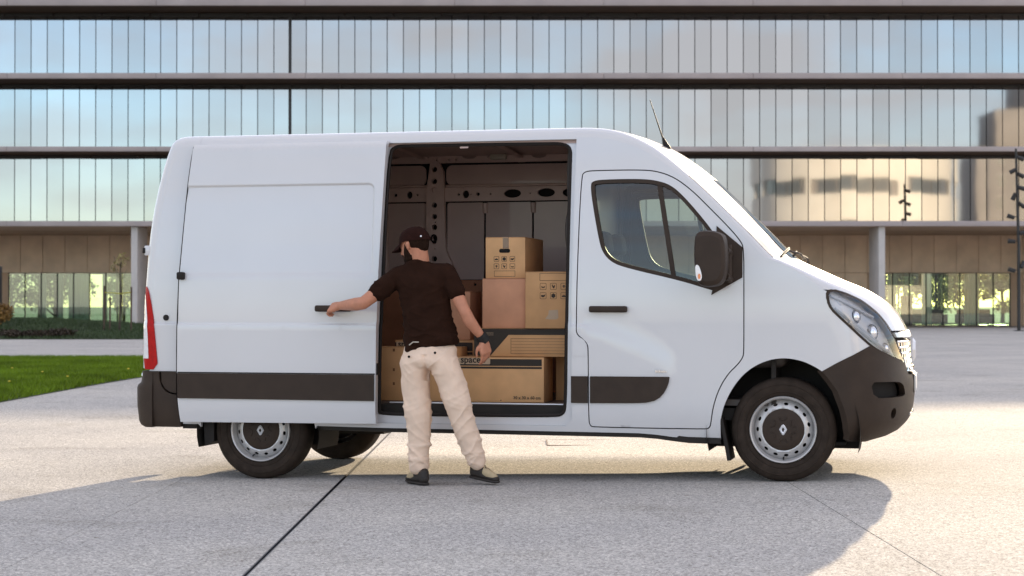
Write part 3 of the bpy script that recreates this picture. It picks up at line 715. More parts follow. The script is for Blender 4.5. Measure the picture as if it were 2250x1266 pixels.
WIN = smooth_poly([(-1.297, 1.975), (-1.285, 2.018), (-1.16, 2.025), (-.95, 2.024), (-.85, 2.013), (-.75, 1.982), (-.66, 1.905), (-.527, 1.751), (-.44, 1.635), (-.405, 1.58), (-.395, 1.50), (-.40, 1.30), (-.42, 1.262), (-.476, 1.272), (-.665, 1.332), (-1.036, 1.419), (-1.145, 1.459), (-1.208, 1.528), (-1.235, 1.62), (-1.275, 1.83)], 2)
cre = [(x, float(np.interp(x, _cx, _cz)) + d) for x in np.arange(-4.5, -1.3, .014) for d in (-.014, -.008, -.004, .0, .004, .008, .014)]
OUT = flank_outline()
flank = panel('body_side', OUT, side(), WHITE, van, holes=[FD_HOLE, OPEN_O], res=.05, edge=.03, fold=.03, extra=cre)
# left flank: same skin without the sliding opening
panel('body_side', OUT, side(0, True), WHITE, van, holes=[FD_HOLE], res=.06, edge=.035, fold=.03, fold_dir=(0, -1, 0), extra=cre)
# front doors with windows
DWIN = grow(WIN, .0)
def front_door(mir):
    fd = (0, -1, 0) if mir else (0, 1, 0)
    d = empty('front_door', parent=van)
    panel('door_skin', FDOOR, side(0, mir), WHITE, d, holes=[DWIN], res=.04, edge=.02, fold=.035, fold_dir=fd, extra=cre)
    inn = [(x, z) for x, z in grow(WIN, -.026)]
    panel('window_seal', grow(WIN, .003), side(.004, mir), PLASTIC, d, holes=[inn], res=.05, edge=.02, fold=.03, fold_dir=fd)
    panel('window_glass', grow(WIN, -.02), side(.022, mir), CARGLASS, d, res=.08, edge=.03, fold=0)
    panel('window_divider', [(-.845, 2.006), (-.812, 2.0), (-.706, 1.345), (-.738, 1.352)], side(.010, mir), PLASTIC, d, res=.05, edge=.03, fold=.02, fold_dir=fd)
    panel('mirror_base', [(-.435, 1.70), (-.262, 1.555), (-.262, 1.355), (-.468, 1.238), (-.455, 1.30), (-.44, 1.45)], side(-.012, mir), PLASTIC, d, res=.04, edge=.02, fold=.03, fold_dir=fd)
    panel('trim_strip', [(-1.286, .691), (-.752, .692), (-.746, .688), (-.752, .655), (-.764, .620), (-.784, .585), (-.812, .553), (-.850, .530), (-.905, .517), (-1.0, .513), (-1.286, .510)], side(-.014, mir), PLASTIC, d, res=.04, edge=.02, fold=.02, fold_dir=fd)
    panel('door_lining', grow(FDOOR, -.03), side(.07, mir), CABT, d, holes=[grow(WIN, -.005)], res=.08, edge=.04, fold=0)
    sg = -1 if mir else 1
    def Y(y): return 2 * YC - y if mir else y
    c = panel('handle_cup', oval(-1.155, 1.142, .052, .058, 24), side(.006, mir), M('handle_cup_paint', (.62, .64, .65), .4), d, res=.02, edge=.015, fold=0)
    V, F = [], []
    y0, y1 = sorted((Y(-.034), Y(-.004)))
    box('door_handle', -1.292, -1.030, y0, y1, 1.122, 1.165, PLASTIC, d, .012, 3)
    return d
fdr = front_door(False); fdl = front_door(True)
# the thin inner frames behind the shut lines
panel('door_jamb', grow(FDOOR, .03), side(.05), RUBBER, van, holes=[grow(FDOOR, -.02)], res=.06, edge=.05, fold=0)
panel('door_jamb', grow(FDOOR, .03), side(.05, True), RUBBER, van, holes=[grow(FDOOR, -.02)], res=.06, edge=.05, fold=0)
# fuel flap, pillar trim
for nm, pl in (('fuel_flap', [(-1.412, .979), (-1.375, .970), (-1.325, .937), (-1.306, .905), (-1.304, .825), (-1.412, .825)]),): panel(nm, grow(pl, -.004), side(-.004), WHITE, van, res=.04, edge=.02, fold=.02)
panel('trim_strip', [(-1.417, .691), (-1.303, .691), (-1.303, .510), (-1.417, .510)], side(-.014), PLASTIC, van, res=.04, edge=.03, fold=.02)
# small model badge above the front trim strip
bmk = empty('model_badge', parent=van)
bmb = bmesh.new()
for i, (x, w, h) in enumerate(((-.842, .008, .016), (-.831, .008, .012), (-.820, .010, .016), (-.806, .012, .011), (-.792, .012, .013), (-.777, .010, .010))): add_box(bmb, x, x + w, -.006, .004, .720, .720 + h)
from_bm('badge_letters', bmb, CHROME, bmk)
# --- side opening: frame, seal, step, sill strips
panel('opening_frame', grow(OPEN_O, .03), side(.032), WHITE, van, holes=[OPEN_I], res=.06, edge=.03, fold=.05)
loop = resample(OPEN_I, .03)
def ring_tube(name, loop, off, rad, mat):
    pts = [(x, float(S(x, z)) + off, z) for x, z in loop]; pts += pts[:2]
    return tube(name, pts, rad, mat, van, 6)
ring_tube('door_seal', grow(loop, -.004), .035, .0125, RUBBER)
OPb = [(-2.80, .41), (-1.455, .41), (-1.455, .46)]
box('step_well', -2.79, -1.46, .09, .42, .395, .41, PLASTIC, van)
box('step_riser', -2.79, -1.46, .30, .32, .41, .484, PLASTIC, van)
box('step_track', -2.78, -1.47, .17, .19, .41, .432, UNDER, van)
tube('sill_strip', [(-2.78, .262, .482), (-1.47, .262, .482)], .0075, ALU, van, 12); tube('sill_strip', [(-2.78, .232, .458), (-1.47, .232, .458)], .0075, ALU, van, 12)
box('sill_base', -2.79, -1.46, .2, .30, .44, .455, PLASTIC, van)
# --- cargo bay
box('cargo_floor', -4.5, -1.40, .27, 1.93, .468, .488, FLOORM, van)
YWL = 1.88
def wall_map(off): return lambda x, z: (x, np.full_like(x, YWL - off), z)
hz = [oval(-3.40, 2.35, .03, .014), oval(-3.243, 2.36, .06, .024), oval(-2.613, 2.352, .06, .022)] + [oval(-2.86 + dx, 2.345 + dz, .008, .008, 8) for dx in (-.02, .08, .14) for dz in (-.02, .02)] + [oval(x, 2.345, .009, .009, 8) for x in (-3.02, -2.95, -2.46, -2.32, -2.0)] + [oval(-2.05, 2.35, .06, .022)]
panel('wall_rail', [(-4.45, 2.30), (-1.42, 2.30), (-1.42, 2.392), (-4.45, 2.392)], wall_map(.035), PRIMER2, van, holes=hz, res=.1, edge=.1, fold=.03)
hz = [oval(-3.223, 2.05, .014, .014), oval(-3.106, 2.05, .024, .03), oval(-3.04, 2.05, .008, .008, 8), oval(-2.70, 2.05, .01, .01, 8), oval(-2.642, 2.05, .026, .032), oval(-2.60, 2.05, .006, .006, 8), oval(-2.542, 2.05, .014, .014), oval(-2.44, 2.05, .007, .007, 8), oval(-2.263, 2.052, .07, .034, 18), oval(-2.12, 2.052, .007, .007, 8), oval(-1.991, 2.055, .07, .034, 18), oval(-1.80, 2.052, .06, .034, 18), oval(-1.62, 2.052, .02, .02)]
panel('wall_rail', [(-4.45, 1.995), (-1.42, 1.995), (-1.42, 2.105), (-4.45, 2.105)], wall_map(.03), PRIMER2, van, holes=hz, res=.1, edge=.1, fold=.03)
hz = [oval(-2.893, z, .022, .022, 12) for z in (2.25, 2.155, 2.085, 1.965, 1.875, 1.79, 1.71, 1.54)] + [oval(-2.893, 1.675, .018, .018, 10), oval(-2.885, 1.83, .007, .007, 8), oval(-2.89, 1.62, .006, .006, 8)]
panel('wall_pillar', smooth_poly([(-2.962, 1.37), (-2.962, 2.31), (-2.825, 2.31), (-2.812, 2.0), (-2.806, 1.66), (-2.79, 1.58), (-2.745, 1.50), (-2.735, 1.37)], 1), wall_map(.055), PRIMER2, van, holes=hz, res=.1, edge=.06, fold=.05)
tube('lashing_ring', [(-2.893 + .022 * math.cos(a), YWL - .07, 1.70 + .03 * math.sin(a)) for a in np.linspace(0, 6.28, 15)], .006, HOLE, van, 6)
box('wall_backing', -4.5, -1.42, YWL + .02, YWL + .03, .49, 2.40, HOLE, van)
for x0, x1, z0, z1 in ((-4.4, -2.975, 2.125, 2.285), (-2.81, -1.44, 2.125, 2.285)):
    panel('wall_panel', rrect(x0, x1, z0, z1, .05), wall_map(.004), PRIMER, van, res=.2, edge=.1, fold=.012)
for x0, x1 in ((-4.4, -3.32), (-3.305, -2.975), (-2.80, -2.50), (-2.485, -2.11), (-2.095, -1.44)):
    panel('wall_panel', rrect(x0, x1, 1.375, 1.985, .02), wall_map(.004), PRIMER, van, res=.2, edge=.1, fold=.012)
for x, z0 in ((-2.49, 1.90), (-2.10, 1.90), (-3.31, 1.40)): tube('wall_rib', [(x, YWL - .004, z0), (x, YWL - .008, 1.98)], [.02, .024], PRIMER2, van, 8)
for x0, x1 in ((-2.83, -1.44), (-4.4, -2.83)): tube('wall_bead', [(x0 + .02, YWL - .01, 2.118), (x1 - .02, YWL - .01, 2.118)], .012, PRIMER2, van, 8)
for x0, x1 in ((-4.45, -2.97), (-2.965, -1.43)):
    panel('wall_lining', [(x0, .49), (x1, .49), (x1, 1.37), (x0, 1.37)], wall_map(.03), PLY, van, holes=[oval(x0 + f * (x1 - x0), 1.335, .011, .011, 10) for f in np.arange(.08, .97, .09)], res=.2, edge=.2, fold=.02)
box('interior_lamp', -2.43, -2.30, YWL - .10, YWL - .05, 2.315, 2.36, M('lamp_cover', (.40, .36, .28), .4), van, .01)
for x in (-2.2, -3.0, -3.8): sheet_grid('roof_bow', t_at(x - .03) if x > -4 else 0, t_at(x + .03), 3, _sv, PRIMER2, van, .055)
# bulkhead behind the cab: solid below, moulded upright at the side
panel('bulkhead', [(.09, .49), (1.93, .49), (1.93, 2.33), (.14, 2.30)], lambda y, z: (np.full_like(y, -1.425) + .02 * np.sin(y * 9) * 0, y, z), PRIMER, van, res=.2, edge=.1, fold=.02, fold_dir=(1, 0, 0))
tube('bulkhead_post', smooth_poly([(-1.47, .30, .50), (-1.47, .30, 1.2), (-1.465, .30, 1.45), (-1.50, .30, 1.62), (-1.50, .30, 1.75), (-1.475, .30, 1.85), (-1.49, .30, 2.0), (-1.48, .30, 2.28)], 2, False), .022, CABT, van, 8)
box('rear_inner_wall', -4.43, -4.41, .15, 1.9, .49, 2.22, PRIMER, van)
box('near_inner_wall', -4.36, -2.84, .13, .15, .49, 2.26, PRIMER, van)
# --- the sliding door, parked back along the flank
DOOR = [(-4.225, .345), (-2.778, .352), (-2.775, .7), (-2.772, 1.02), (-2.762, 1.40), (-2.742, 1.90), (-2.728, 2.30), (-2.735, 2.316), (-4.165, 2.316), (-4.175, 2.2), (-4.205, 1.9), (-4.225, 1.6), (-4.238, 1.35), (-4.244, 1.0), (-4.246, .7), (-4.24, .5)]
def door_map(off=0.):
    def f(x, z):
        xc = np.clip(x, -4.16, -2.60) * 0 - 3.0
        y = yin(xc, z) - .088
        # pressed panel: a shallow recess with rounded corners
        dx = np.minimum(-2.80 - x, x + 4.35); dz = np.minimum(2.022 - z, z - 1.375)
        r = .05; q = np.where((dx < r) & (dz < r), r - np.hypot(np.clip(r - dx, 0, 9), np.clip(r - dz, 0, 9)), np.minimum(dx, dz))
        fade = sstep((z - 1.33) / .30)
        y = y + .013 * sstep(q / .016) * (.25 + .75 * fade) + .03 * np.clip((z - 2.275) / .04, 0, 1) ** 2
        return x, y + off, z
    return f
sd = empty('sliding_door', parent=van); sd['label'] = 'white sliding side door pushed back along the flank'
ex = [(x, 1.042 + d) for x in np.arange(-4.23, -2.78, .012) for d in (-.014, -.008, -.004, 0, .004, .008, .014)] + [(x, 2.022 - d) for x in np.arange(-4.2, -2.83, .012) for d in (-.004, 0, .004, .008, .012, .016, .02)] + [(-2.80 - d, z) for z in np.arange(1.4, 1.99, .012) for d in (-.004, 0, .004, .008, .012, .016, .02)] + [(-2.85 + (.05 - d) * math.cos(q), 1.972 + (.05 - d) * math.sin(q)) for q in np.linspace(.1, 1.47, 9) for d in (-.004, 0, .004, .008, .012, .016, .02)] + [(x, 1.375 + d) for x in np.arange(-4.2, -2.83, .02) for d in (0, .008, .016)] + [(x, z) for x in np.arange(-4.16, -2.74, .04) for z in (2.28, 2.29, 2.30, 2.308)]
panel('door_skin', DOOR, door_map(), WHITE, sd, res=.035, edge=.02, fold=.055, extra=ex)
tube('door_edge_shade_line', [(x - .004, float(door_map()(np.array([x]), np.array([z]))[1][0]) + .004, z) for x, z in ((-4.245, .70), (-4.2455, .85), (-4.244, 1.0), (-4.238, 1.35), (-4.225, 1.6), (-4.205, 1.9), (-4.189, 2.05), (-4.175, 2.2), (-4.166, 2.3))], [.0045] * 6 + [.004, .003, .003], RUBBER, sd, 6)  # dark strip stands in for the shaded gap at the door's rear edge
panel('door_inner', grow(DOOR, -.012), door_map(.052), PRIMER2, sd, res=.1, edge=.06, fold=0)
tr = panel('trim_strip', [(-4.240, .691), (-2.785, .691), (-2.785, .510), (-4.236, .514)], door_map(-.014), PLASTIC, sd, res=.06, edge=.04, fold=.02)
panel('trim_shadow_gap', [(-4.243, .70), (-2.780, .70), (-2.780, .692), (-4.243, .692)], door_map(-.002), RUBBER, sd, res=.06, edge=.04, fold=0)
panel('handle_cup', oval(-3.072, 1.147, .062, .062, 24), door_map(.004), M('handle_cup_paint', (.62, .64, .65), .4), sd, res=.02, edge=.015, fold=0)
box('door_handle', -3.203, -2.942, -.142, -.108, 1.126, 1.170, PLASTIC, sd, .012, 3)
for x in (-3.19, -2.955): box('handle_mount', x - .015, x + .015, -.115, -.085, 1.135, 1.16, PLASTIC, sd)
box('roller_cover', -4.245, -4.192, -.112, -.06, 1.352, 1.406, RUBBER, sd, .012)
box('door_latch', -2.775, -2.767, -.05, -.02, 1.33, 1.44, RUBBER, sd); box('door_hinge', -2.776, -2.765, -.07, -.03, .69, .77, RUBBER, sd)
lathe('lock_plug', [(0, -.012), (.018, -.012), (.021, -.006), (.021, .02)], RUBBER, van, 20).location = (-4.372, .008, 1.082)
box('slide_rail', -4.22, -2.80, -.03, .004, 1.355, 1.385, UNDER, van)
# --- lower rear: bumper, lamp
RB = smooth_poly([(-4.50, .70), (-4.412, .70), (-4.41, .64), (-4.385, .575), (-4.34, .545), (-4.285, .532), (-4.278, .50), (-4.255, .315), (-4.262, .302), (-4.50, .302)], 0)
panel('rear_bumper', [(-4.50, .70), (-4.414, .70), (-4.409, .64), (-4.392, .59), (-4.36, .555), (-4.32, .538), (-4.280, .532), (-4.255, .312), (-4.262, .302), (-4.50, .302)], side(-.022), PLASTIC, van, res=.03, edge=.02, fold=.06)
panel('trim_strip', [(-4.400, .698), (-4.285, .698), (-4.285, .545), (-4.33, .552), (-4.37, .578), (-4.396, .62)], side(-.014), PLASTIC, van, res=.04, edge=.02, fold=.03)
bv, bf = [], []
zs_ = [.300, .315, .34, .45, .58, .60, .62, .66, .70]; out_ = [.0, .03, .045, .06, .062, .055, .03, .022, .02]
ths = np.linspace(0, math.pi / 2, 9)
plan = [(-4.46, -.022)] + [(-4.485 - .10 * math.sin(t) , .078 - .10 * math.cos(t)) for t in ths] + [(-4.60, .35), (-4.63, .7), (-4.64, 1.02)]
plan = plan + [(x, 2 * YC - y) for x, y in plan[-2::-1]]
for z, o in zip(zs_, out_):
    for x, y in plan:
        k = min(1, max(0, (-4.46 - x) / .12)); bv.append((x - (o - .03) * k, y - (.012 * (o / .06) * (1 - k) if y < YC else -.012 * (o / .06) * (1 - k)), z))
n_ = len(plan)
for i in range(len(zs_) - 1):
    for j in range(n_ - 1): bf.append((i * n_ + j, (i + 1) * n_ + j, (i + 1) * n_ + j + 1, i * n_ + j + 1))
bf.append(tuple(range(n_))); bf.append(tuple(range((len(zs_) - 1) * n_, len(zs_) * n_))[::-1])
mk('rear_bumper', bv, bf, PLASTIC, van, True, 50)
for mir in (False, True):
    fd = (0, -1, 0) if mir else (0, 1, 0)
    tl = empty('tail_lamp', parent=van)
    panel('red_lens', smooth_poly([(-4.57, .712), (-4.428, .712), (-4.444, .88), (-4.462, 1.05), (-4.485, 1.18), (-4.512, 1.275), (-4.532, 1.303), (-4.55, 1.306)], 1), side(-.008, mir), RED, tl, res=.02, edge=.015, fold=.02, fold_dir=fd)
    panel('clear_lens', [(-4.578, .79), (-4.502, .79), (-4.501, .80), (-4.507, .93), (-4.521, 1.10), (-4.536, 1.21), (-4.548, 1.265), (-4.572, 1.27)], side(-.011, mir), CLEAR, tl, res=.02, edge=.015, fold=.01, fold_dir=fd)
box('tail_hinge', -4.572, -4.50, .07, .11, 1.53, 1.60, WHITE, van, .008); box('tail_hinge', -4.584, -4.562, .065, .105, 1.545, 1.585, RUBBER, van, .004)
box('plate_lamp', -4.615, -4.57, .12, .2, .625, .685, CHROME, van, .01)
# --- nose: hood, lamps, bumper, grille (half panels in nose space, mirrored)
def nose_map(off=0.):
    def f(l, z):
        x, y, zz = nose(l, z)
        return (x + off * np.clip(l * 3, 0, 1), y - off * (1 - np.clip(l * 1.2, 0, 1)), zz)
    return f
def mirror_join(o):
    me = o.data; n = len(me.vertices); co = np.empty(n * 3); me.vertices.foreach_get('co', co); co = co.reshape(n, 3)
    F = [tuple(p.vertices) for p in me.polygons]; co2 = co.copy(); co2[:, 1] = 2 * YC - co2[:, 1]
    bm = bmesh.new(); vs = [bm.verts.new(c) for c in np.vstack([co, co2])]
    for f in F:
        bm.faces.new([vs[i] for i in f]); bm.faces.new([vs[i + n] for i in f[::-1]])
    bmesh.ops.remove_doubles(bm, verts=bm.verts, dist=.0008)
    # a wall folded down on the centre line has no place on a full panel
    bad = [f for f in bm.faces if all(abs(v.co.y - YC) < .0012 for v in f.verts)]
    bmesh.ops.delete(bm, geom=bad, context='FACES_ONLY')
    bm.to_mesh(me); bm.free(); me.polygons.foreach_set('use_smooth', np.ones(len(me.polygons), bool)); me.set_sharp_from_angle(angle=R(40))
    return o
def L_(pts): return [(lam_of(x, z), z) for x, z in pts]
def mirror_copy(o):
    me = o.data.copy(); n = len(me.vertices); co = np.empty(n * 3); me.vertices.foreach_get('co', co); co = co.reshape(n, 3); co[:, 1] = 2 * YC - co[:, 1]
    me.vertices.foreach_set('co', co.ravel()); me.flip_normals(); me.update()
    c = bpy.data.objects.new(o.name, me); return link(c, o.parent)
hood_poly = [(1, 1.497), (.6, 1.497), (.3, 1.497), (.1, 1.497), (.004, 1.495), (.004, 1.45), (.004, 1.40), (.004, 1.34), (.004, 1.275)] + L_([(.31, 1.271), (.345, 1.275), (.42, 1.250), (.505, 1.208), (.605, 1.128), (.662, 1.06), (.70, 1.0)]) + [(.62, 1.0), (1, 1.0)]
mirror_join(panel('hood', hood_poly, nose_map(), WHITE, van, res=.03, edge=.02, fold=.02, fold_dir=(-1, 0, 0), angle=40))
gl_in = L_([(.705, .985), (.74, .895), (.779, .79)])
mirror_join(panel('grille_header', [(1, .993), (.64, .993)] + [(gl_in[0][0] + .005, .985), (gl_in[0][0] + .02, .955), (1, .955)], nose_map(.012), M('grille_silver', (.55, .57, .57), .3, metal=.5), van, res=.03, edge=.02, fold=.03, fold_dir=(-1, 0, 0)))
mirror_join(panel('grille_recess', [(1, .96)] + [(gl_in[0][0] + .01, .96), (gl_in[1][0], .89), (gl_in[2][0], .77), (gl_in[2][0] + .03, .70), (1, .70)], nose_map(-.045), HOLE, van, res=.04, edge=.03, fold=0))
for z in (.925, .885, .845, .805, .765, .725):
    l0 = float(np.interp(z, [.70, .79, .895, .985], [gl_in[2][0] + .02, gl_in[2][0] + .006, gl_in[1][0] + .006, gl_in[0][0] + .006]))
    ll = np.linspace(l0, 1, 14); x, y, zz = nose(ll, np.full(14, z)); pts = [(a - .004, b, c) for a, b, c in zip(x, y, zz)]; pts = pts + [(a, 2 * YC - b, c) for a, b, c in pts[-2::-1]]
    tube('grille_bar', pts, .0085, CHROME, van, 6)
for k, l in enumerate(np.linspace(gl_in[1][0] + .02, .97, 9)):
    x, y, zz = nose(np.full(6, l), np.linspace(.72, .93, 6))
    for m in (0, 1): tube('grille_upright', [(a - .006, (2 * YC - b) if m else b, c) for a, b, c in zip(x, y, zz)], .006, CHROME, van, 5)
bump_poly = L_([(.262, .735), (.42, .823), (.558, .899), (.566, .901), (.615, .865), (.674, .833), (.72, .809), (.777, .779)]) + [(gl_in[2][0] + .03, .70), (.80, .695), (1, .695), (1, .238), (.7, .240), (.45, .250)] + L_([(.445, .272), (.424, .290), (.425, .36), (.403, .488), (.359, .607), (.30, .69)])
SLOT = smooth_poly(L_([(.565, .664), (.65, .664), (.742, .660), (.766, .64), (.776, .60), (.778, .562), (.70, .557), (.588, .557)]), 1)
fl = lam_of(.706, .452)
FOG = oval(fl, .452, .030, .036, 18)
mirror_join(panel('front_bumper', bump_poly, nose_map(.006), PLASTIC, van, holes=[SLOT, FOG], res=.03, edge=.018, fold=.05, fold_dir=(-.75, .6, 0), angle=50))
for nm, pl in (('bumper_slot', SLOT),):
    mirror_copy(panel(nm, grow(pl, .01), nose_map(-.05), HOLE, van, res=.04, edge=.03, fold=0))
fog = panel('fog_lamp', grow(FOG, .006), nose_map(-.03), M('fog_lens', (.16, .15, .15), .15, coat=1), van, res=.02, edge=.02, fold=0); mirror_copy(fog)
head = [(a, b) for a, b in HL_LOW[::-1]]
HLP = HL_LOW[:-1] + HL_TOP[:-1] + HL_IN[:-1] + HL_BOT[:-1]
HLl = smooth_poly(L_(HLP), 1)
for mirr in (0, 1):
    hl = empty('headlamp', parent=van)
    def P_(o): 
        if mirr: c = mirror_copy(o); bpy.data.objects.remove(o); return c
        return o
    P_(panel('lamp_bowl', grow(HLl, -.001), nose_map(-.05), LAMPIN, hl, res=.03, edge=.02, fold=0))
    P_(panel('lamp_rim', grow(HLl, .006), nose_map(.002), PLASTIC, hl, holes=[grow(HLl, -.010)], res=.03, edge=.015, fold=.03))
    P_(panel('lamp_lens', grow(HLl, -.008), nose_map(.004), LAMPGLASS, hl, res=.03, edge=.015, fold=0))
    for (x, z, r, m, nm) in ((.60, .985, .062, CHROME, 'reflector'), (.50, 1.09, .05, CHROME, 'reflector'), (.40, 1.19, .034, LAMPIN, 'reflector'), (.375, 1.215, .012, ORANGE, 'indicator_bulb'), (.685, .88, .04, CHROME, 'reflector')):
        a, b, c = nose([lam_of(x, z)], [z]); bm = bmesh.new(); bmesh.ops.create_uvsphere(bm, u_segments=20, v_segments=12, radius=r); bmesh.ops.scale(bm, vec=(.8, .55, 1), verts=bm.verts)
        yy_ = float(b[0]) + .045; bmesh.ops.translate(bm, vec=(float(a[0]) - .035, 2 * YC - yy_ if mirr else yy_, z), verts=bm.verts); from_bm(nm, bm, m, hl, True, 60)
    for (x0, z0, x1, z1) in ((.33, 1.235, .60, 1.09), (.36, 1.15, .63, .93), (.45, 1.06, .72, .84)):
        a0 = nose([lam_of(x0, z0)], [z0]); a1 = nose([lam_of(x1, z1)], [z1]); pts = []
        for k in np.linspace(0, 1, 8):
            xx_, zz_ = x0 + (x1 - x0) * k, z0 + (z1 - z0) * k; q = nose([lam_of(xx_, zz_)], [zz_]); yq = float(q[1][0]) + .03; pts.append((float(q[0][0]) - .02, 2 * YC - yq if mirr else yq, zz_))
        tube('lamp_trim', pts, .010, M('lamp_trim', (.75, .76, .78), .25), hl, 6)
# plate and lower trim at the very front
box('number_plate', .838, .85, .76, 1.28, .58, .69, M('plate_white', (.75, .75, .73), .4), van, .003); box('plate_holder', .80, .838, .74, 1.30, .57, .70, PLASTIC, van, .004)
tube('bumper_trim', [(float(a), float(b), float(c)) for a, b, c in zip(*nose(np.linspace(.66, 1, 10), np.full(10, .735)))] + [(float(a), 2 * YC - float(b), float(c)) for a, b, c in list(zip(*nose(np.linspace(.66, 1, 10), np.full(10, .735))))[-2::-1]], .016, CHROME, van, 8)
tube('bumper_trim', [(float(a) + .008, float(b), float(c)) for a, b, c in zip(*nose(np.linspace(.7, 1, 8), np.full(8, .43)))] + [(float(a) + .008, 2 * YC - float(b), float(c)) for a, b, c in list(zip(*nose(np.linspace(.7, 1, 8), np.full(8, .43))))[-2::-1]], .010, CHROME, van, 8)
# wipers and antenna
for y0, y1 in ((.22, .95), (1.0, 1.72)):
    w = empty('wiper', parent=van); k = int(2 * (y0 - 0) / 1)
    def ws_pt(t, y, up): 
        x, yy_, z = sheet(np.array([t]), np.array([(y - .05) / .97])); return (float(x[0]) + up * .65, y, float(z[0]) + up * .75)
    tube('blade', [ws_pt(.10 + .05 * q, y0 + (y1 - y0) * q, .012) for q in np.linspace(0, 1, 12)], .009, RUBBER, w, 6)
    tube('arm', [ws_pt(.02, y1 - .05, .03), ws_pt(.05, y1 - .2, .05), ws_pt(.11, (y0 + y1) / 2, .03)], [.012, .009, .006], PLASTIC, w, 6)
    tube('blade_bow', [ws_pt(.105 + .05 * q, y0 + (y1 - y0) * q, .02 + .012 * math.sin(q * 3.14)) for q in np.linspace(.1, .9, 9)], .005, RUBBER, w, 6)
ax, ay, az = sheet(np.array([t_at(-.865)]), np.array([.62])); ax, ay, az = float(ax[0]), float(ay[0]), float(az[0])
an = empty('antenna', parent=van)
tube('antenna_base', [(ax + .015, ay, az - .02), (ax - .005, ay, az + .02), (ax - .022, ay, az + .065)], [.026, .018, .008], RUBBER, an, 10)
tube('antenna_rod', [(ax - .02, ay, az + .05), (ax - .115, ay, az + .335)], [.006, .003], RUBBER, an, 6)
# door mirrors
def door_mirror(mir):
    m = empty('door_mirror', parent=van)
    secs = [(-.29, .80, -.005), (-.275, .95, 0), (-.22, 1.0, 0), (-.14, .98, .005), (-.10, .82, .008)]
    prof = smooth_poly([(-.535, 1.33), (-.552, 1.46), (-.548, 1.60), (-.535, 1.648), (-.47, 1.662), (-.385, 1.650), (-.348, 1.622), (-.338, 1.50), (-.340, 1.40), (-.36, 1.315), (-.42, 1.285), (-.505, 1.290)], 2)
    V, F = [], []; n = len(prof); cx, cz = -.445, 1.48
    for y, s_, dx in secs:
        for x, z in prof: V.append((cx + dx + (x - cx) * s_, (2 * YC - y) if mir else y, cz + (z - cz) * s_))
    for i in range(len(secs) - 1):
        for k in range(n): F.append((i * n + k, i * n + (k + 1) % n, (i + 1) * n + (k + 1) % n, (i + 1) * n + k))
    F += [tuple(range(n)), tuple(range((len(secs) - 1) * n, len(secs) * n))[::-1]]
    h = mk('mirror_housing', V, F, PLASTIC, m, True, 50)
    def Y(y): return 2 * YC - y if mir else y
    for z in (1.36, 1.53): tube('mirror_arm', [(-.36, Y(-.14), z), (-.345, Y(-.05), z - .01), (-.35, Y(.03), z - .02)], [.028, .026, .028], PLASTIC, m, 10)
    tube('mirror_pivot', [(-.347, Y(-.06), 1.32), (-.347, Y(-.06), 1.57)], .024, PLASTIC, m, 12)
    bm = bmesh.new(); add_box(bm, -.535, -.515, min(Y(-.26), Y(-.14)), max(Y(-.26), Y(-.14)), 1.36, 1.60, .008); from_bm('mirror_glass', bm, CHROME, m, True)
    pl = smooth_poly([(-.538, 1.43), (-.515, 1.435), (-.498, 1.395), (-.49, 1.35), (-.502, 1.325), (-.528, 1.335)], 2)
    panel('indicator', pl, lambda x, z: (x, np.full_like(x, Y(-.297)), z), CLEAR, m, res=.02, edge=.01, fold=.03, fold_dir=(0, -1, 0) if mir else (0, 1, 0))
    panel('indicator_bulb', oval(-.509, 1.358, .009, .018, 12), lambda x, z: (x, np.full_like(x, Y(-.3)), z), ORANGE, m, res=.02, edge=.01, fold=.004, fold_dir=(0, -1, 0) if mir else (0, 1, 0))
door_mirror(False); door_mirror(True)
# --- cab interior
box('dashboard', -.42, .02, .12, 1.92, .75, 1.30, CABT, van, .06, 3); box('dash_top', -.38, .03, .12, 1.92, 1.28, 1.36, CABT, van, .035, 3)
box('cab_floor', -1.40, -.1, .1, 1.94, .50, .54, CABT, van)
box('fire_wall', -.08, -.05, .1, 1.94, .5, 1.36, UNDER, van)
def seat(yc):
    s = empty('seat', (-1.0, yc, .54), parent=van)
    box('seat_base', -.24, .26, -.22, .22, 0, .24, CABT, s, .02); box('cushion', -.26, .30, -.24, .24, .24, .40, SEATM, s, .05, 3)
    b = box('backrest', -.07, .07, -.23, .23, 0, .60, SEATM, s, .055, 3); b.location = (-.24, 0, .36); b.rotation_euler = (0, R(-10), 0)
    h = box('headrest', -.05, .05, -.13, .13, 0, .17, SEATM, s, .045, 3); h.location = (-.36, 0, 1.0); h.rotation_euler = (0, R(-8), 0)
    for q in (-.06, .06): tube('headrest_post', [(-.34, q, .93), (-.355, q, 1.03)], .007, CHROME, s, 6)
seat(.45); seat(1.0); seat(1.56)
sw = empty('steering_wheel', (-.52, 1.5, 1.22), parent=van); sw.rotation_euler = (0, R(-62), 0)
tube('wheel_rim', [(.2 * math.cos(a), .2 * math.sin(a), 0) for a in np.linspace(0, 6.2832, 33)], .016, CABT, sw, 8)
for a in (0, 2.1, 4.2): tube('spoke', [(0, 0, -.02), (.2 * math.cos(a), .2 * math.sin(a), 0)], .014, CABT, sw, 6)
tube('steering_column', [(0, 0, 0), (0, 0, -.28)], .03, CABT, sw, 8)
# seat-belt strap on the near pillar
tube('seat_belt', [(-1.36, .13, 1.95), (-1.30, .16, 1.3), (-1.28, .2, .9)], .014, CABT, van, 4)
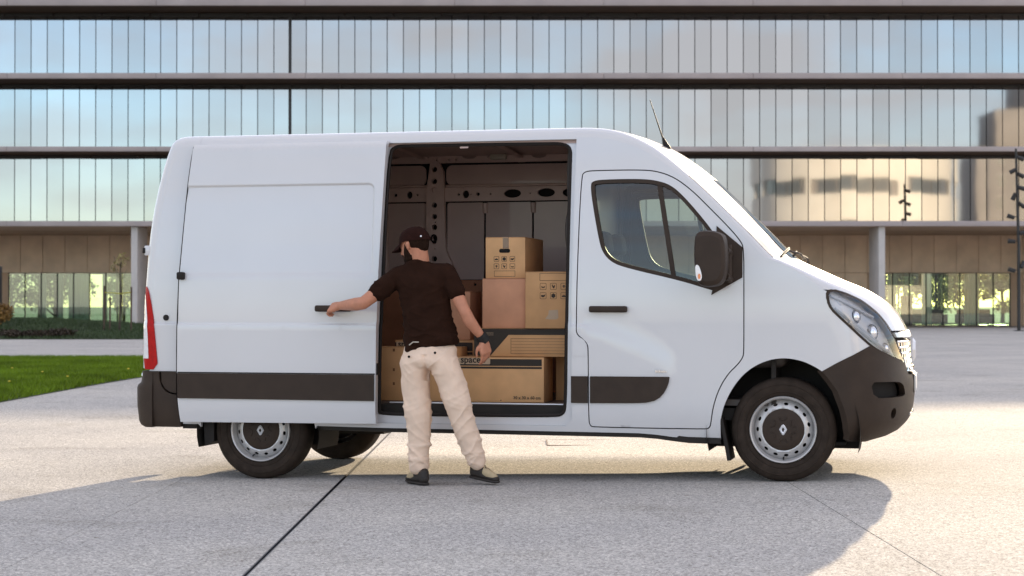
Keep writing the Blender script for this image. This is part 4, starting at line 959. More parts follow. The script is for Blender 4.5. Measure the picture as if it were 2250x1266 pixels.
# --- underbody
box('chassis', -4.45, .30, .14, 1.90, .40, .48, UNDER, van); box('chassis_rail', -4.4, .2, .40, .50, .31, .41, UNDER, van); box('chassis_rail', -4.4, .2, 1.54, 1.64, .31, .41, UNDER, van)
for mir in (0, 1):
    V, F = [], []; pts = SILL_
    for x, z in pts:
        y = .05 + 0.0
        for dy, dz in ((.0, .012), (.0, -.026), (.06, -.034), (.06, .1)): yy_ = y + dy - .01; V.append((x, 2 * YC - yy_ if mir else yy_, z + dz))
    for i in range(len(pts) - 1):
        for k in range(3): F.append((4 * i + k, 4 * i + k + 1, 4 * i + 5 + k, 4 * i + 4 + k))
    mk('sill_skirt', V, F, UNDER, van, True, 40)
box('rear_skirt', -4.26, -4.12, .05, .12, .29, .36, UNDER, van)
box('fuel_tank', -2.2, -.9, 1.15, 1.85, .27, .42, UNDER, van, .04); box('sump', -.4, .35, .5, 1.5, .24, .42, UNDER, van, .05); box('undertray', .1, .40, .25, 1.8, .235, .26, UNDER, van, .01)
tube('rear_axle', [(-3.682, .3, .27), (-3.682, 1.75, .27)], .05, UNDER, van, 10); tube('front_axle', [(0, .3, .33), (0, 1.75, .33)], .05, UNDER, van, 10)
tube('exhaust', [(-.8, .75, .30), (-2.6, .75, .28), (-3.3, .60, .31), (-4.2, .55, .30)], .035, UNDER, van, 8)
for cx, dz, rad in ((0, .33, .505), (-3.682, .28, .46)):
    for mir in (0, 1):
        V, F = [], []; aa = np.linspace(R(-15), R(195), 24)
        for a in aa:
            for y in (.02, .30, .46): V.append((cx + rad * math.cos(a), 2 * YC - y if mir else y, dz + rad * math.sin(a)))
        for i in range(23):
            for k in range(2): F.append((3 * i + k, 3 * i + k + 1, 3 * i + 4 + k, 3 * i + 3 + k))
        F.append(tuple(3 * i + 2 for i in range(24)))
        mk('wheel_liner', V, F, UNDER, van, True, 40)
for mir in (0, 1):
    def Y(y): return 2 * YC - y if mir else y
    V = [(-.415, Y(.02), .42), (-.395, Y(.02), .42), (-.34, Y(.02), .14), (-.365, Y(.02), .135), (-.415, Y(.28), .42), (-.395, Y(.28), .42), (-.34, Y(.28), .14), (-.365, Y(.28), .135)]
    mk('mud_flap', V, [(0, 1, 2, 3), (7, 6, 5, 4), (0, 4, 5, 1), (1, 5, 6, 2), (2, 6, 7, 3), (3, 7, 4, 0)], RUBBER, van)
    V = [(-4.11, Y(.07), .36), (-4.03, Y(.07), .36), (-4.03, Y(.07), .20), (-4.10, Y(.07), .17), (-4.11, Y(.30), .36), (-4.03, Y(.30), .36), (-4.03, Y(.30), .20), (-4.10, Y(.30), .17)]
    mk('mud_flap', V, [(0, 1, 2, 3), (7, 6, 5, 4), (0, 4, 5, 1), (1, 5, 6, 2), (2, 6, 7, 3), (3, 7, 4, 0)], RUBBER, van)
# --- wheels
def diamond_emblem(name, parent, w=.027, h=.036, t=.008):
    o = [(0, h), (w * .42, h * .78) , (w, 0), (w * .25, -h * .95), (0, -h), (-w * .25, -h * .95), (-w, 0), (-w * .42, h * .78)]
    k = [(0, h * .42), (w * .12, h * .3), (w * .36, 0), (w * .1, -h * .38), (0, -h * .42), (-w * .1, -h * .38), (-w * .36, 0), (-w * .12, h * .3)]
    V = [(x, 0, z) for x, z in o] + [((x1 + x2) / 2, -t, (z1 + z2) / 2) for (x1, z1), (x2, z2) in zip(o, k)] + [(x, -t * .3, z) for x, z in k]
    F = []
    for i in range(8):
        j = (i + 1) % 8; F += [(i, j, 8 + j, 8 + i), (8 + i, 8 + j, 16 + j, 16 + i)]
    return mk(name, V, F, M('emblem_silver', (.86, .86, .88), .25, metal=.3), parent)
def make_wheel():
    w = empty('wheel', parent=van)
    ty = [(.215, .030), (.222, .012), (.236, .004), (.262, -.006), (.290, -.010), (.315, -.004), (.334, .012), (.343, .030), (.3465, .055), (.347, .10), (.3465, .155), (.343, .185), (.334, .203), (.30, .218), (.25, .213), (.215, .195)]
    lathe('tyre', ty, TYRE, w, 80, angle=60)
    for r in (.252, .300): lathe('sidewall_ridge', [(r - .004, -.0035 if r < .26 else -.0095), (r, -.0075 if r < .26 else -.0125), (r + .004, -.0055 if r < .26 else -.0095)], TYRE, w, 64)
    lathe('rim', [(.2195, .035), (.2225, .014), (.2225, .004), (.218, -.001), (.211, .002), (.2065, .010), (.2055, .024), (.2015, .034), (.1975, .060), (.192, .072), (.185, .150), (.18, .19)], STEEL, w, 80, angle=50)
    hol = [oval(.1705 * math.cos(2 * math.pi * (i + .5) / 15), .1705 * math.sin(2 * math.pi * (i + .5) / 15), 1, 1, 3) for i in range(15)]
    hs = []
    for i in range(15):
        a = 2 * math.pi * (i + .5) / 15; u, v = np.array([math.cos(a), math.sin(a)]), np.array([-math.sin(a), math.cos(a)])
        hs.append([tuple(u * (.1705 + .0095 * math.cos(q)) + v * .0155 * math.sin(q)) for q in np.linspace(0, 2 * math.pi, 13)[:-1]])
    def disc(x, z):
        r = np.hypot(x, z); return x, np.interp(r, [.130, .142, .150, .162, .182, .193, .200], [.026, .020, .020, .028, .040, .058, .062]), z
    panel('wheel_disc', oval(0, 0, .1965, .1965, 72), disc, STEEL, w, holes=[oval(0, 0, .128, .128, 48)] + hs, res=.02, edge=.010, fold=.012)
    lathe('brake_drum', [(.0, .095), (.185, .095), (.187, .14)], HOLE, w, 40)
    lathe('hub_cap', [(.0, .006), (.03, .006), (.06, .007), (.10, .010), (.128, .015), (.139, .021), (.140, .03)], PLASTIC, w, 60, angle=40)
    for i in range(6):
        a = 2 * math.pi * i / 6 + math.pi / 2; arc = [(.085 * math.cos(a) + .024 * math.cos(b), .0085 - .002, .085 * math.sin(a) + .024 * math.sin(b)) for b in np.linspace(a + 1.7, a + 4.58, 8)]
        tube('hub_cap_rib', arc, .0038, PLASTIC, w, 5)
    e = diamond_emblem('emblem', w); e.location = (0, .004, 0)
    tube('valve', [(.0, .045, -.186), (.0, .022, -.196)], .005, RUBBER, w, 6)
    return w
def copy_tree(o, parent):
    c = o.copy(); COL.objects.link(c); c.parent = parent
    for ch in list(o.children): copy_tree(ch, c)
    return c
w0 = make_wheel(); RW = .3455
w0.location = (0, .062, RW)
for x, y, z, fl_ in ((-3.682, .072, RW - .0611, 0), (0, 2 * YC - .062, RW, 1), (-3.682, 2 * YC - .072, RW - .0611, 1)):
    c = copy_tree(w0, van); c.location = (x, y, z); c.rotation_euler = (0, R(37 if fl_ else 19), math.pi if fl_ else 0)
    for ch in c.children:
        if ch.name.startswith('emblem') : ch.rotation_euler = (0, -R(19) if not fl_ else -R(37), 0)
ge = diamond_emblem('emblem', van, .06, .085, .02); ge.rotation_euler = (0, 0, R(90)); ge.location = (.825, YC, .86)

# ================================================================== CARDBOARD BOXES
def card(name, c):
    m = M(name, c, .75, var=.10, vscale=6, bump=.12, bscale=25, spec=.3); return m
CARD = card('cardboard', (.60, .335, .155)); CARD2 = card('cardboard_pink', (.60, .30, .175)); CARD3 = card('cardboard_pale', (.70, .40, .19))
INK = M('print_ink', (.030, .022, .015), .7); LABEL = M('printed_label', (.50, .36, .24), .7); TAPE = M('brown_tape', (.21, .11, .055), .25, coat=.4)
def carton(x0, x1, y0, y1, z0, z1, lab, mat=CARD, rz=0.):
    """A closed carton: body with softened edges, two lid flaps with a seam."""
    cx, cy_ = (x0 + x1) / 2, (y0 + y1) / 2; w, d, h = (x1 - x0) / 2, (y1 - y0) / 2, z1 - z0
    o = box('cardboard_box', -w, w, -d, d, 0, h - .004, mat, None, .004, 2)
    o.location = v2w(cx, cy_, z0); o.rotation_euler = (0, 0, YAW + R(rz)); tag(o, lab, 'box')
    box('lid_flap', -w + .001, w - .001, -d + .001, -.002, h - .0035, h, mat, o, .0012, 1); box('lid_flap', -w + .001, w - .001, .002, d - .001, h - .0035, h, mat, o, .0012, 1)
    o['_f'] = (x0 + w, z0, -d)
    return o
def onface(o, poly, mat, name, off=.0015, holes=()):
    cx, z0, yf = o['_f']
    return panel(name, [(x - cx, z - z0) for x, z in poly], lambda x, z: (x, np.full_like(x, yf - off), z), mat, o, holes=[[(x - cx, z - z0) for x, z in h] for h in holes], res=.5, edge=.2, fold=.001, smooth=False)
def rect(x0, x1, z0, z1): return [(x0, z0), (x1, z0), (x1, z1), (x0, z1)]
def outline(o, x0, x1, z0, z1, t=.0022, name='printed_frame'): onface(o, rect(x0, x1, z0, z1), INK, name, holes=[rect(x0 + t, x1 - t, z0 + t, z1 - t)])
def words(o, txt, x, z, size, bold=0., mat=INK):
    cx, z0, yf = o['_f']; me = text_mesh(txt, size, bold); me.materials.clear(); me.materials.append(mat)
    t = bpy.data.objects.new('lettering', me); link(t, o); t.location = (x - cx, yf - .0042, z - z0); t.rotation_euler = (R(90), 0, 0); return t
def icon(o, cx, cz, s, kind):
    r = s / 2; t = .0022
    fr = onface(o, rrect(cx - r, cx + r, cz - r, cz + r, s * .15, 3), INK, 'printed_icon', holes=[rrect(cx - r + t, cx + r - t, cz - r + t, cz + r - t, s * .12, 3)])
    sh = {0: [(-.35, -.2), (.35, -.2), (.3, -.02), (.1, .05), (.02, .2), (-.05, .05), (-.3, 0)], 1: [(.3 * math.cos(a) * (1 + .25 * (i % 2)), .3 * math.sin(a) * (1 + .25 * (i % 2))) for i, a in enumerate(np.linspace(0, 6.28, 13)[:-1])],
          2: [(-.35, -.1), (0, -.25), (.25, -.1), (.38, .25), (.15, .1), (-.3, .1)], 3: [(-.3, 0), (-.08, -.02), (-.06, -.25), (.06, -.25), (.08, -.02), (.3, 0), (0, .22)],
          4: [(-.25, .25), (-.12, .28), (-.05, -.02), (.15, .2), (.25, .1), (.12, -.3), (-.02, -.28), (-.2, 0)], 5: [(-.32, .05), (-.2, -.22), (.2, -.22), (.32, .05), (.1, -.05), (-.1, -.05)]}[kind]
    onface(o, [(cx + a * s, cz + b * s) for a, b in sh], INK, 'printed_icon')
FZ = .489
# long box by the sill
b1 = carton(-2.311, -1.685, .36, .66, FZ, .805, 'long cardboard box by the door sill with dark stripe and size printing', CARD3)
onface(b1, rect(-2.309, -1.700, .744, .792), INK, 'printed_band'); onface(b1, rect(-2.309, -1.700, .724, .738), INK, 'printed_band')
onface(b1, rrect(-2.30, -2.072, .755, .800, .006, 3), LABEL, 'printed_label', .003); words(b1, 'spaceo', -2.287, .766, .066, .0016)
words(b1, '30 x 30 x 60 cm', -1.905, .512, .030, .0004)
onface(b1, rrect(-2.0, -1.99, .5, .505, .001, 2), INK, 'printed_dot')
# box behind its right end
b2 = carton(-1.672, -1.462, .70, 1.05, FZ, .806, 'small cardboard box wedged at the bulkhead behind the long striped box', CARD)
icon(b2, -1.555, .758, .05, 4); icon(b2, -1.49, .758, .05, 1)
# flat box with the dark corner
b3 = carton(-2.205, -1.462, .42, .80, .808, 1.006, 'wide flat cardboard box with dark angled corner and ruled panel', CARD)
def b3p(u, v): return (-2.211 + (u - 1040) * .0033, 1.006 - (v - 722) * .00317)
onface(b3, [b3p(1042, 722.5), b3p(1266, 722.5), b3p(1266, 736), b3p(1118, 736), b3p(1078, 783), b3p(1042, 783)], INK, 'printed_corner')
x0, z1 = b3p(1123, 744); x1, z0 = b3p(1264, 778); outline(b3, x0, x1, z0, z1)
for k in range(1, 5): onface(b3, rect(x0 + .004, x1 - .004, z0 + (z1 - z0) * k / 5, z0 + (z1 - z0) * k / 5 + .0014), INK, 'ruled_line')
for k in range(3): onface(b3, rect(*(b3p(1065, 0)[0], b3p(1085, 0)[0]), .975 - .008 * k, .9765 - .008 * k), LABEL, 'ruled_line', .003)
b4 = carton(-2.152, -1.838, .45, 1.12, 1.008, 1.361, 'plain pinkish cardboard box under the topmost box', CARD2)
b5 = carton(-1.828, -1.462, .40, .80, 1.008, 1.407, 'cardboard box with upside down icons and a torn tape mark', CARD)
def b5p(u, v): return (-1.825 + (u - 1155) * .00327, 1.407 - (v - 597) * .0032)
x0, z1 = b5p(1186, 600.5); x1, z0 = b5p(1262, 617); outline(b5, x0, x1, z0, z1)
for k, (u, v) in enumerate(((1193.5, 629.5), (1216, 629.5), (1239, 629.5), (1193.5, 650), (1216, 650), (1239, 650))): icon(b5, *b5p(u, v), .046, (5, 4, 3, 2, 1, 0)[k])
onface(b5, [b5p(*q) for q in ((1198, 701), (1205, 691), (1206, 682), (1226, 681), (1227, 699), (1222, 702), (1208, 702))], LABEL, 'tape_mark')
b6 = carton(-2.141, -1.851, .50, 1.10, 1.3625, 1.655, 'topmost cardboard box with a tape strip, hand hole and six icons', CARD3, 0)
def b6p(u, v): return (-2.141 + (u - 1067) * .00333, 1.655 - (v - 521) * .00323)
onface(b6, rect(b6p(1105, 0)[0], b6p(1118, 0)[0], b6p(0, 546)[1], 1.653), TAPE, 'tape_strip')
x0, z1 = b6p(1097, 546.5); x1, z0 = b6p(1121, 555.5); onface(b6, rrect(x0, x1, z0, z1, .013, 5), HOLE, 'hand_hole')
for k, (u, v) in enumerate(((1091, 569), (1108, 569), (1126, 569), (1091, 585), (1108, 585), (1126, 585))): icon(b6, *b6p(u, v), .038, k)
x0, z1 = b6p(1086, 595); x1, z0 = b6p(1132, 608); outline(b6, x0, x1, z0, z1)
b8 = carton(-2.875, -2.272, .70, 1.13, FZ, .917, 'dark banded cardboard box half hidden behind the man', CARD)
onface(b8, rect(-2.873, -2.288, .838, .90), INK, 'printed_band'); onface(b8, rect(-2.873, -2.288, .812, .83), INK, 'printed_band')
onface(b8, rrect(-2.865, -2.64, .853, .905, .006, 3), LABEL, 'printed_label', .003); words(b8, 'spaceo', -2.852, .866, .066, .0016)
b7 = carton(-2.63, -2.322, .76, 1.10, .918, 1.273, 'upright cardboard box behind the arm of the man', CARD2)
b9 = carton(-2.945, -2.325, .40, .69, FZ, .872, 'plain cardboard box on the cargo floor behind the legs of the man', CARD)
for z in (.84, .70, .60): onface(b9, rect(-2.80, -2.785, z, z + .02), TAPE, 'tape_strip')

# ================================================================== THE MAN
MB = Vector((-2.25, -.30, -.036))
man = empty('person', v2w(*MB), YAW); tag(man, 'person in dark polo shirt, beige trousers and cap, pulling the door handle', 'person')
_fib = []
for i in range(90):
    z = 1 - 2 * (i + .5) / 90; r = math.sqrt(1 - z * z); a = i * 2.399963; _fib.append(Vector((r * math.cos(a), r * math.sin(a), z)))
def hull(bm, blobs):
    """convex hull of ellipsoids [(centre, radius or (rx,ry,rz))] in van coordinates"""
    vs = []
    for c, r in blobs:
        r = (r, r, r) if not hasattr(r, '__len__') else r; c = Vector(c) - MB
        for d in _fib: vs.append(bm.verts.new((c.x + d.x * r[0], c.y + d.y * r[1], c.z + d.z * r[2])))
    res = bmesh.ops.convex_hull(bm, input=vs)
    bmesh.ops.delete(bm, geom=[v for v in res['geom_interior'] if isinstance(v, bmesh.types.BMVert)], context='VERTS')
def chain(bm, pts):
    for a, b in zip(pts, pts[1:]): hull(bm, [a, b])
def flesh(name, bm, vox, mat, parent, smooth_it=3, disp=None):
    me = bpy.data.meshes.new(name); bmesh.ops.recalc_face_normals(bm, faces=bm.faces); bm.to_mesh(me); bm.free()
    o = bpy.data.objects.new(name, me); COL.objects.link(o)
    md = o.modifiers.new('r', 'REMESH'); md.mode = 'VOXEL'; md.voxel_size = vox
    bpy.context.view_layer.update()
    m2 = bpy.data.meshes.new_from_object(o.evaluated_get(bpy.context.evaluated_depsgraph_get())); bpy.data.objects.remove(o); bpy.data.meshes.remove(me)
    n = len(m2.vertices); co = np.empty(n * 3); m2.vertices.foreach_get('co', co); co = co.reshape(n, 3)
    e = np.empty(len(m2.edges) * 2, np.int32); m2.edges.foreach_get('vertices', e); e = e.reshape(-1, 2)
    deg = np.bincount(e.ravel(), minlength=n)[:, None]
    def lap(c):
        acc = np.zeros_like(c)
        for k in range(3): acc[:, k] = np.bincount(e[:, 0], c[e[:, 1], k], n) + np.bincount(e[:, 1], c[e[:, 0], k], n)
        return acc / np.maximum(deg, 1)
    for _ in range(smooth_it): co = co * .4 + lap(co) * .6
    if disp:
        m2.vertices.foreach_set('co', co.ravel()); m2.update()
        nr = np.empty(n * 3); m2.vertices.foreach_get('normal', nr); nr = nr.reshape(n, 3)
        co = co + nr * np.array([disp(*c) for c in co])[:, None]
    m2.vertices.foreach_set('co', co.ravel()); m2.materials.clear(); m2.materials.append(mat)
    m2.polygons.foreach_set('use_smooth', np.ones(len(m2.polygons), bool)); m2.update(); m2.name = name
    return link(bpy.data.objects.new(name, m2), parent)
SKIN = M('skin', (.52, .225, .135), .5, var=.10, vscale=25, bump=.05, bscale=200, spec=.4)
SHIRT = M('shirt_cloth', (.024, .010, .006), .9, var=.15, vscale=14, bump=.15, bscale=500, spec=.08)
TROUS = M('trouser_cloth', (.82, .625, .485), .85, var=.05, vscale=12, bump=.12, bscale=450, spec=.2)
HAIR = M('dark_hair', (.020, .010, .006), .85, var=.3, vscale=80, bump=.6, bscale=160, spec=.08)
CAPM = M('cap_cloth', (.022, .008, .006), .9, var=.15, vscale=30, spec=.08)
SHOED = M('shoe_dark', (.025, .019, .016), .65, var=.2, vscale=30); SHOET = M('shoe_tan', (.46, .36, .22), .75, var=.12, vscale=30)
# head frame
HC = Vector((-2.432, -.30, 1.572)); hf = Vector((-.90, .36, -.24)).normalized(); hl_ = Vector((0, 0, 1)).cross(hf).normalized(); hu = hf.cross(hl_)
def hp(f, l, u): return tuple(HC + hf * f + hl_ * l + hu * u)
def head_blobs(bm):
    # ellipsoids are axis aligned; lengths differ little enough to build the skull from several
    hull(bm, [(hp(.0, 0, .03), .080), (hp(.035, 0, .03), .072), (hp(-.028, 0, .035), .080), (hp(-.03, 0, -.01), .066), (hp(.04, 0, -.02), .060)])
    hull(bm, [(hp(.05, 0, -.02), .052), (hp(.062, 0, -.075), .034), (hp(.02, 0, -.055), .052), (hp(.035, .02, -.07), .04), (hp(.035, -.02, -.07), .04)])
    hull(bm, [(hp(.098, 0, .012), .010), (hp(.117, 0, -.025), .013), (hp(.088, 0, -.03), .018)])          # nose
    hull(bm, [(hp(.093, .022, .022), .012), (hp(.093, -.022, .022), .012)])                                # brow
    hull(bm, [(hp(.092, .012, -.062), .010), (hp(.092, -.012, -.062), .010)])                              # lips
    for sgn in (1, -1):
        hull(bm, [(hp(-.004, sgn * .078, .012), .012), (hp(-.012, sgn * .086, .008), .013), (hp(.0, sgn * .078, -.022), .009)])
        hull(bm, [(hp(-.018, sgn * .088, .014), .008), (hp(-.004, sgn * .084, .022), .008)])
NB = (-2.392, -.285, 1.425)
LS, LE, LWr = (-2.545, -.295, 1.372), (-2.765, -.395, 1.185), (-2.985, -.205, 1.168)
RS_, RE, RWr = (-2.205, -.30, 1.385), (-2.075, -.33, 1.125), (-1.972, -.235, .945)
def hand(bm, wrist, fwd, palm, curl, thumb, sgn, spread=.0):
    sc_ = 1.12; f = Vector(fwd).normalized() * 1; p = Vector(palm); p = (p - f * p.dot(f)).normalized(); sd_ = f.cross(p) * sgn; w = Vector(wrist)
    f = f * sc_; sd_ = sd_ * sc_
    hull(bm, [(w, .027), (w + f * .045 + sd_ * .024, .020), (w + f * .045 - sd_ * .024, .019), (w + f * .085 + sd_ * .032, .015), (w + f * .082 - sd_ * .034, .014), (w + f * .06 + p * .010, .019)])
    for k, (off, ln, r) in enumerate(((.032, .072, .0088), (.011, .080, .0090), (-.011, .074, .0086), (-.032, .058, .0078))):
        q = w + f * .086 + sd_ * off; ln *= sc_; r *= 1.1; d = (f + sd_ * spread * off * 20).normalized(); ang = 0; pp = p.copy()
        for j, fr in enumerate((.46, .30, .24)):
            a = curl[min(j, 2)] * (1 + .12 * k)
            d2 = (d * math.cos(a) + pp * math.sin(a)).normalized(); pp = (pp * math.cos(a) - d * math.sin(a)).normalized(); d = d2
            q2 = q + d * ln * fr * 1.05; hull(bm, [(q, r * (1 - .07 * j)), (q2, r * (1 - .07 * (j + 1)))]); q = q2
    q = w + f * .03 + sd_ * .026
    for j, (df, dp, ds, ln) in enumerate(thumb):
        d = (f * df + p * dp + sd_ * ds).normalized(); q2 = q + d * ln; hull(bm, [(q, .0125 - .0015 * j), (q2, .011 - .0015 * j)]); q = q2
bm = bmesh.new(); head_blobs(bm)
chain(bm, [(hp(-.03, 0, -.03), .058), (NB, .062)]); hull(bm, [(NB, .05), ((-2.53, -.295, 1.36), .035), ((-2.22, -.30, 1.37), .035), ((-2.37, -.29, 1.25), (.13, .08, .10))])
chain(bm, [((-2.37, -.29, 1.25), (.145, .095, .12)), ((-2.335, -.30, 1.05), (.125, .08, .1)), ((-2.325, -.30, .90), (.12, .08, .06))])
chain(bm, [((-2.535, -.295, 1.362), .045), ((-2.66, -.35, 1.272), .050), (LE, .043)]); chain(bm, [(LE, .044), ((-2.83, -.345, 1.178), .046), ((-2.92, -.262, 1.172), .038), (LWr, .030)])
chain(bm, [((-2.21, -.30, 1.375), .045), ((-2.14, -.315, 1.25), .049), (RE, .041)]); chain(bm, [(RE, .042), ((-2.05, -.31, 1.065), .044), ((-2.0, -.265, .99), .032), (RWr, .025)])
chain(bm, [((-2.40, -.31, .86), .062), ((-2.405, -.31, .46), .05), ((-2.405, -.285, .09), .034)]); chain(bm, [((-2.24, -.31, .86), .062), ((-2.13, -.32, .52), .05), ((-2.02, -.25, .13), .034)])
hand(bm, LWr, (-.90, .38, -.16), (-.05, .62, -.75), (.45, .85, .75), ((.5, .6, .5, .035), (.9, .5, .1, .03), (.95, .3, -.1, .022)), -1)
hand(bm, RWr, (.16, .10, -.98), (-.75, .5, -.2), (.32, .38, .30), ((.5, .35, .7, .038), (.9, .35, .15, .032), (.98, .25, -.1, .024)), -1)
flesh('body', bm, .0052, SKIN, man, 3)
# hair and beard
bm = bmesh.new(); hull(bm, [(hp(-.034, 0, .03), .082), (hp(-.052, 0, -.012), .056), (hp(-.03, .03, .022), .058), (hp(-.03, -.03, .022), .058)])
flesh('hair', bm, .006, HAIR, man, 2, lambda x, y, z: .0015 * mnoise.noise(Vector((x * 90, y * 90, z * 40))))
bm = bmesh.new(); hull(bm, [(hp(.070, 0, -.084), .036), (hp(.038, .026, -.070), .042), (hp(.038, -.026, -.070), .042), (hp(.062, 0, -.116), .020)])
for sgn in (1, -1): hull(bm, [(hp(.040, sgn * .046, -.05), .026), (hp(.030, sgn * .060, -.012), .013), (hp(.024, sgn * .064, .02), .010)])
hull(bm, [(hp(.098, .018, -.048), .009), (hp(.098, -.018, -.048), .009)])
flesh('beard', bm, .005, HAIR, man, 2, lambda x, y, z: .002 * mnoise.noise(Vector((x * 120, y * 120, z * 70))))
# cap: crown, bill, strap stud
cap = empty('cap', parent=man)
V, F = [], []
for i in range(9):
    ph = i / 8 * math.pi / 2
    for k in range(28):
        a = 2 * math.pi * k / 28; c, s_ = math.cos(a), math.sin(a)
        rf = .112 if c > 0 else .120
        zz = .028 + .098 * math.sin(ph) - (.018 * (1 - math.sin(ph)) * (1 if c < 0 else 0) * abs(c))
        q = Vector(hp(-.004 + rf * c * math.cos(ph) ** .75, .095 * s_ * math.cos(ph) ** .75, zz)) - MB; V.append(q)
for i in range(8):
    for k in range(28): F.append((i * 28 + k, i * 28 + (k + 1) % 28, (i + 1) * 28 + (k + 1) % 28, (i + 1) * 28 + k))
F.append(tuple(8 * 28 + k for k in range(28)))
mk('cap_crown', V, F, CAPM, cap, True, 60)
V, F = [], []; nb = 13
for t in (0, 1):
    for i in range(6):
        for k in range(nb):
            a = R(-72 + 144 * k / (nb - 1)); rr = i / 5
            ff = .080 * math.cos(a) + rr * (.095 * math.cos(a * .85)); ll = .090 * math.sin(a) * (1 - .12 * rr)
            V.append(Vector(hp(ff + .015, ll, .034 - .030 * rr - .10 * (ll ** 2) / .09 * rr - .005 * t)) - MB)
for t in (0, 1):
    for i in range(5):
        for k in range(nb - 1):
            o_ = t * 6 * nb; f = (o_ + i * nb + k, o_ + i * nb + k + 1, o_ + (i + 1) * nb + k + 1, o_ + (i + 1) * nb + k); F.append(f if not t else f[::-1])
for k in range(nb - 1): F.append((5 * nb + k, 5 * nb + k + 1, 11 * nb + k + 1, 11 * nb + k))
mk('cap_bill', V, F, CAPM, cap, True, 50)
bm = bmesh.new(); bmesh.ops.create_uvsphere(bm, u_segments=10, v_segments=6, radius=.008); bmesh.ops.translate(bm, vec=Vector(hp(-.105, .052, .035)) - MB, verts=bm.verts); from_bm('cap_stud', bm, CHROME, cap, True)
# shirt
bm = bmesh.new()
hull(bm, [((-2.372, -.29, 1.29), (.185, .125, .12)), (LS, .062), (RS_, .062), ((-2.385, -.285, 1.405), (.10, .085, .035))])
hull(bm, [((-2.372, -.29, 1.27), (.182, .125, .12)), ((-2.34, -.30, 1.08), (.168, .122, .09))]); hull(bm, [((-2.34, -.30, 1.08), (.168, .122, .09)), ((-2.318, -.305, .96), (.187, .135, .07)), ((-2.435, -.305, .872), (.062, .118, .022)), ((-2.205, -.305, .925), (.072, .125, .028))])
chain(bm, [(LS, .066), ((-2.61, -.325, 1.315), .070), ((-2.672, -.352, 1.262), .068)]); chain(bm, [(RS_, .066), ((-2.17, -.31, 1.32), .068), ((-2.140, -.317, 1.265), .065)])
hull(bm, [((-2.414, -.293, 1.470), (.080, .078, .014)), ((-2.398, -.287, 1.42), (.088, .084, .02))])
hull(bm, [((-2.400, -.287, 1.447), (.084, .080, .014)), ((-2.53, -.292, 1.398), .045), ((-2.225, -.30, 1.408), .045), ((-2.385, -.285, 1.37), (.12, .09, .03))])
def shirt_d(x, y, z):
    a = mnoise.noise(Vector((x * 9, y * 9, z * 20))) * .006 + ((1 - min(1, abs(mnoise.noise(Vector((x * 8 + z * 6, y * 8, z * 15)))) * 2.6)) ** 2 - .3) * .008
    return a * (1.5 if z < 1.12 else .8)
flesh('shirt', bm, .0065, SHIRT, man, 5, shirt_d)
# trousers
bm = bmesh.new()
hull(bm, [((-2.325, -.30, .885), (.182, .128, .045)), ((-2.328, -.325, .80), (.192, .145, .07)), ((-2.41, -.32, .79), (.105, .13, .06)), ((-2.24, -.32, .80), (.105, .13, .06))])
chain(bm, [((-2.422, -.32, .79), (.102, .13, .08)), ((-2.420, -.312, .62), .098), ((-2.405, -.312, .46), .091), ((-2.40, -.30, .30), .080), ((-2.405, -.29, .17), .072), ((-2.406, -.287, .090), .068)])
chain(bm, [((-2.226, -.32, .79), (.102, .13, .08)), ((-2.168, -.315, .65), .100), ((-2.130, -.32, .52), .092), ((-2.078, -.29, .33), .080), ((-2.035, -.26, .20), .074), ((-2.016, -.25, .130), .068)])
for c, r in (((-2.405, -.29, .135), (.080, .078, .03)), ((-2.03, -.258, .19), (.082, .08, .03)), ((-2.40, -.295, .23), (.083, .082, .03)), ((-2.05, -.27, .27), (.085, .083, .03))): hull(bm, [(c, r)])
def ridge(v): return (1 - min(1, abs(mnoise.noise(v)) * 2.6)) ** 2
def trou_d(x, y, z):
    m = .5 + .9 * math.exp(-((z - .20) / .10) ** 2) + .7 * math.exp(-((z - .50) / .09) ** 2) + .5 * math.exp(-((z - .76) / .07) ** 2)
    sg = 1 if x < -.07 else -1
    r1 = ridge(Vector((x * 5 + sg * 3, y * 5, z * 11 + sg * x * 9)))
    r2 = ridge(Vector((x * 7 + 5 + sg, y * 6, z * 17 - sg * x * 6 + 4)))
    w = mnoise.noise(Vector((x * 6, y * 6, z * 5)))
    seat = -.016 * math.exp(-((x + .073) / .018) ** 2) * (1 if y < -.02 and .70 < z < .88 else 0)
    return (r1 * .0085 + r2 * .0030 - .004 + w * .006) * m + seat
flesh('trousers', bm, .006, TROUS, man, 5, trou_d)
for x, z in ((-2.425, .828), (-2.245, .855)):
    b_ = lathe('trouser_button', [(0, -.003), (.008, -.003), (.009, .003)], HOLE, man, 12); b_.location = Vector((x, -.462, z)) - MB
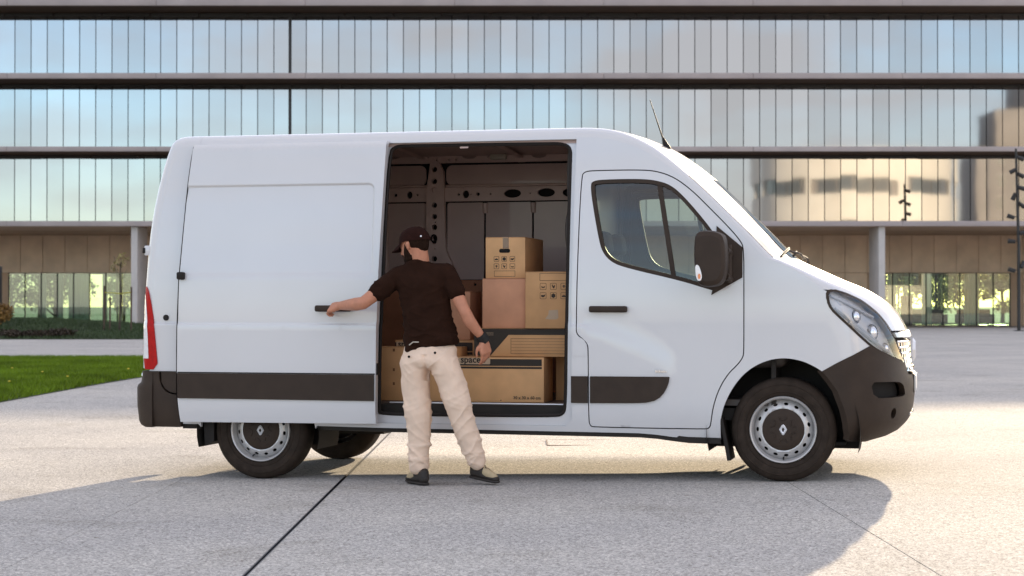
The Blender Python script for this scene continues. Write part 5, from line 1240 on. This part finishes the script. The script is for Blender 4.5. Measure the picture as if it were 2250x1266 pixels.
tube('belt_tag', [Vector((-2.43, -.437, .905)) - MB, Vector((-2.40, -.445, .925)) - MB, Vector((-2.36, -.45, .925)) - MB], .004, M('tag_metal', (.5, .45, .38), .4), man, 5)
# wristband
wb = Vector(RWr) - MB; dr = (Vector(RWr) - Vector((-2.0, -.265, .99))).normalized()
tube('wristband', [wb - dr * .038, wb - dr * .012, wb + dr * .022], [.040, .041, .038], M('black_band', (.012, .010, .009), .7), man, 20)
# shoes
def shoe(heel, toe, z0, zt, ank):
    s_ = empty('shoe', parent=man); h, t = Vector((*heel, z0)), Vector((*toe, zt)); d = (t - h); L = d.length; d.normalize(); l = Vector((0, 0, 1)).cross(d).normalized()
    def q(f, a, u): return tuple(h + d * (f * L) + l * a + Vector((0, 0, u)))
    bm = bmesh.new(); hull(bm, [(q(.0, .0, .014), (.034, .034, .012)), (q(.35, 0, .016), (.036, .036, .012)), (q(.72, .006, .014), (.042, .042, .012)), (q(.97, .004, .016), (.026, .026, .012))])
    flesh('sole', bm, .006, SHOED, s_, 1)
    bm = bmesh.new(); hull(bm, [(q(.02, 0, .045), .032), (q(.05, 0, .085), .034), (q(.40, 0, .07), .036)]); hull(bm, [(q(.42, 0, .040), (.034, .034, .02)), (q(.92, .004, .032), (.030, .030, .018)), (q(.05, 0, .05), .03)])
    flesh('upper_back', bm, .006, SHOED, s_, 2)
    bm = bmesh.new(); hull(bm, [(q(.30, 0, .085), .030), (q(.62, .002, .055), .034), (q(.86, .004, .042), .027)]); hull(bm, [(ank, .044), (q(.16, 0, .09), .036)])
    flesh('upper_front', bm, .006, SHOET, s_, 2)
    tube('laces', [Vector(q(.34, -.015, .117)) - MB, Vector(q(.45, .012, .104)) - MB, Vector(q(.55, -.012, .094)) - MB, Vector(q(.66, .012, .086)) - MB], .004, SHOED, s_, 5)
shoe((-2.350, -.335), (-2.520, -.150), -.040, -.041, (-2.408, -.287, .07))
shoe((-2.045, -.205), (-1.865, -.285), .0, -.024, (-2.018, -.25, .11))
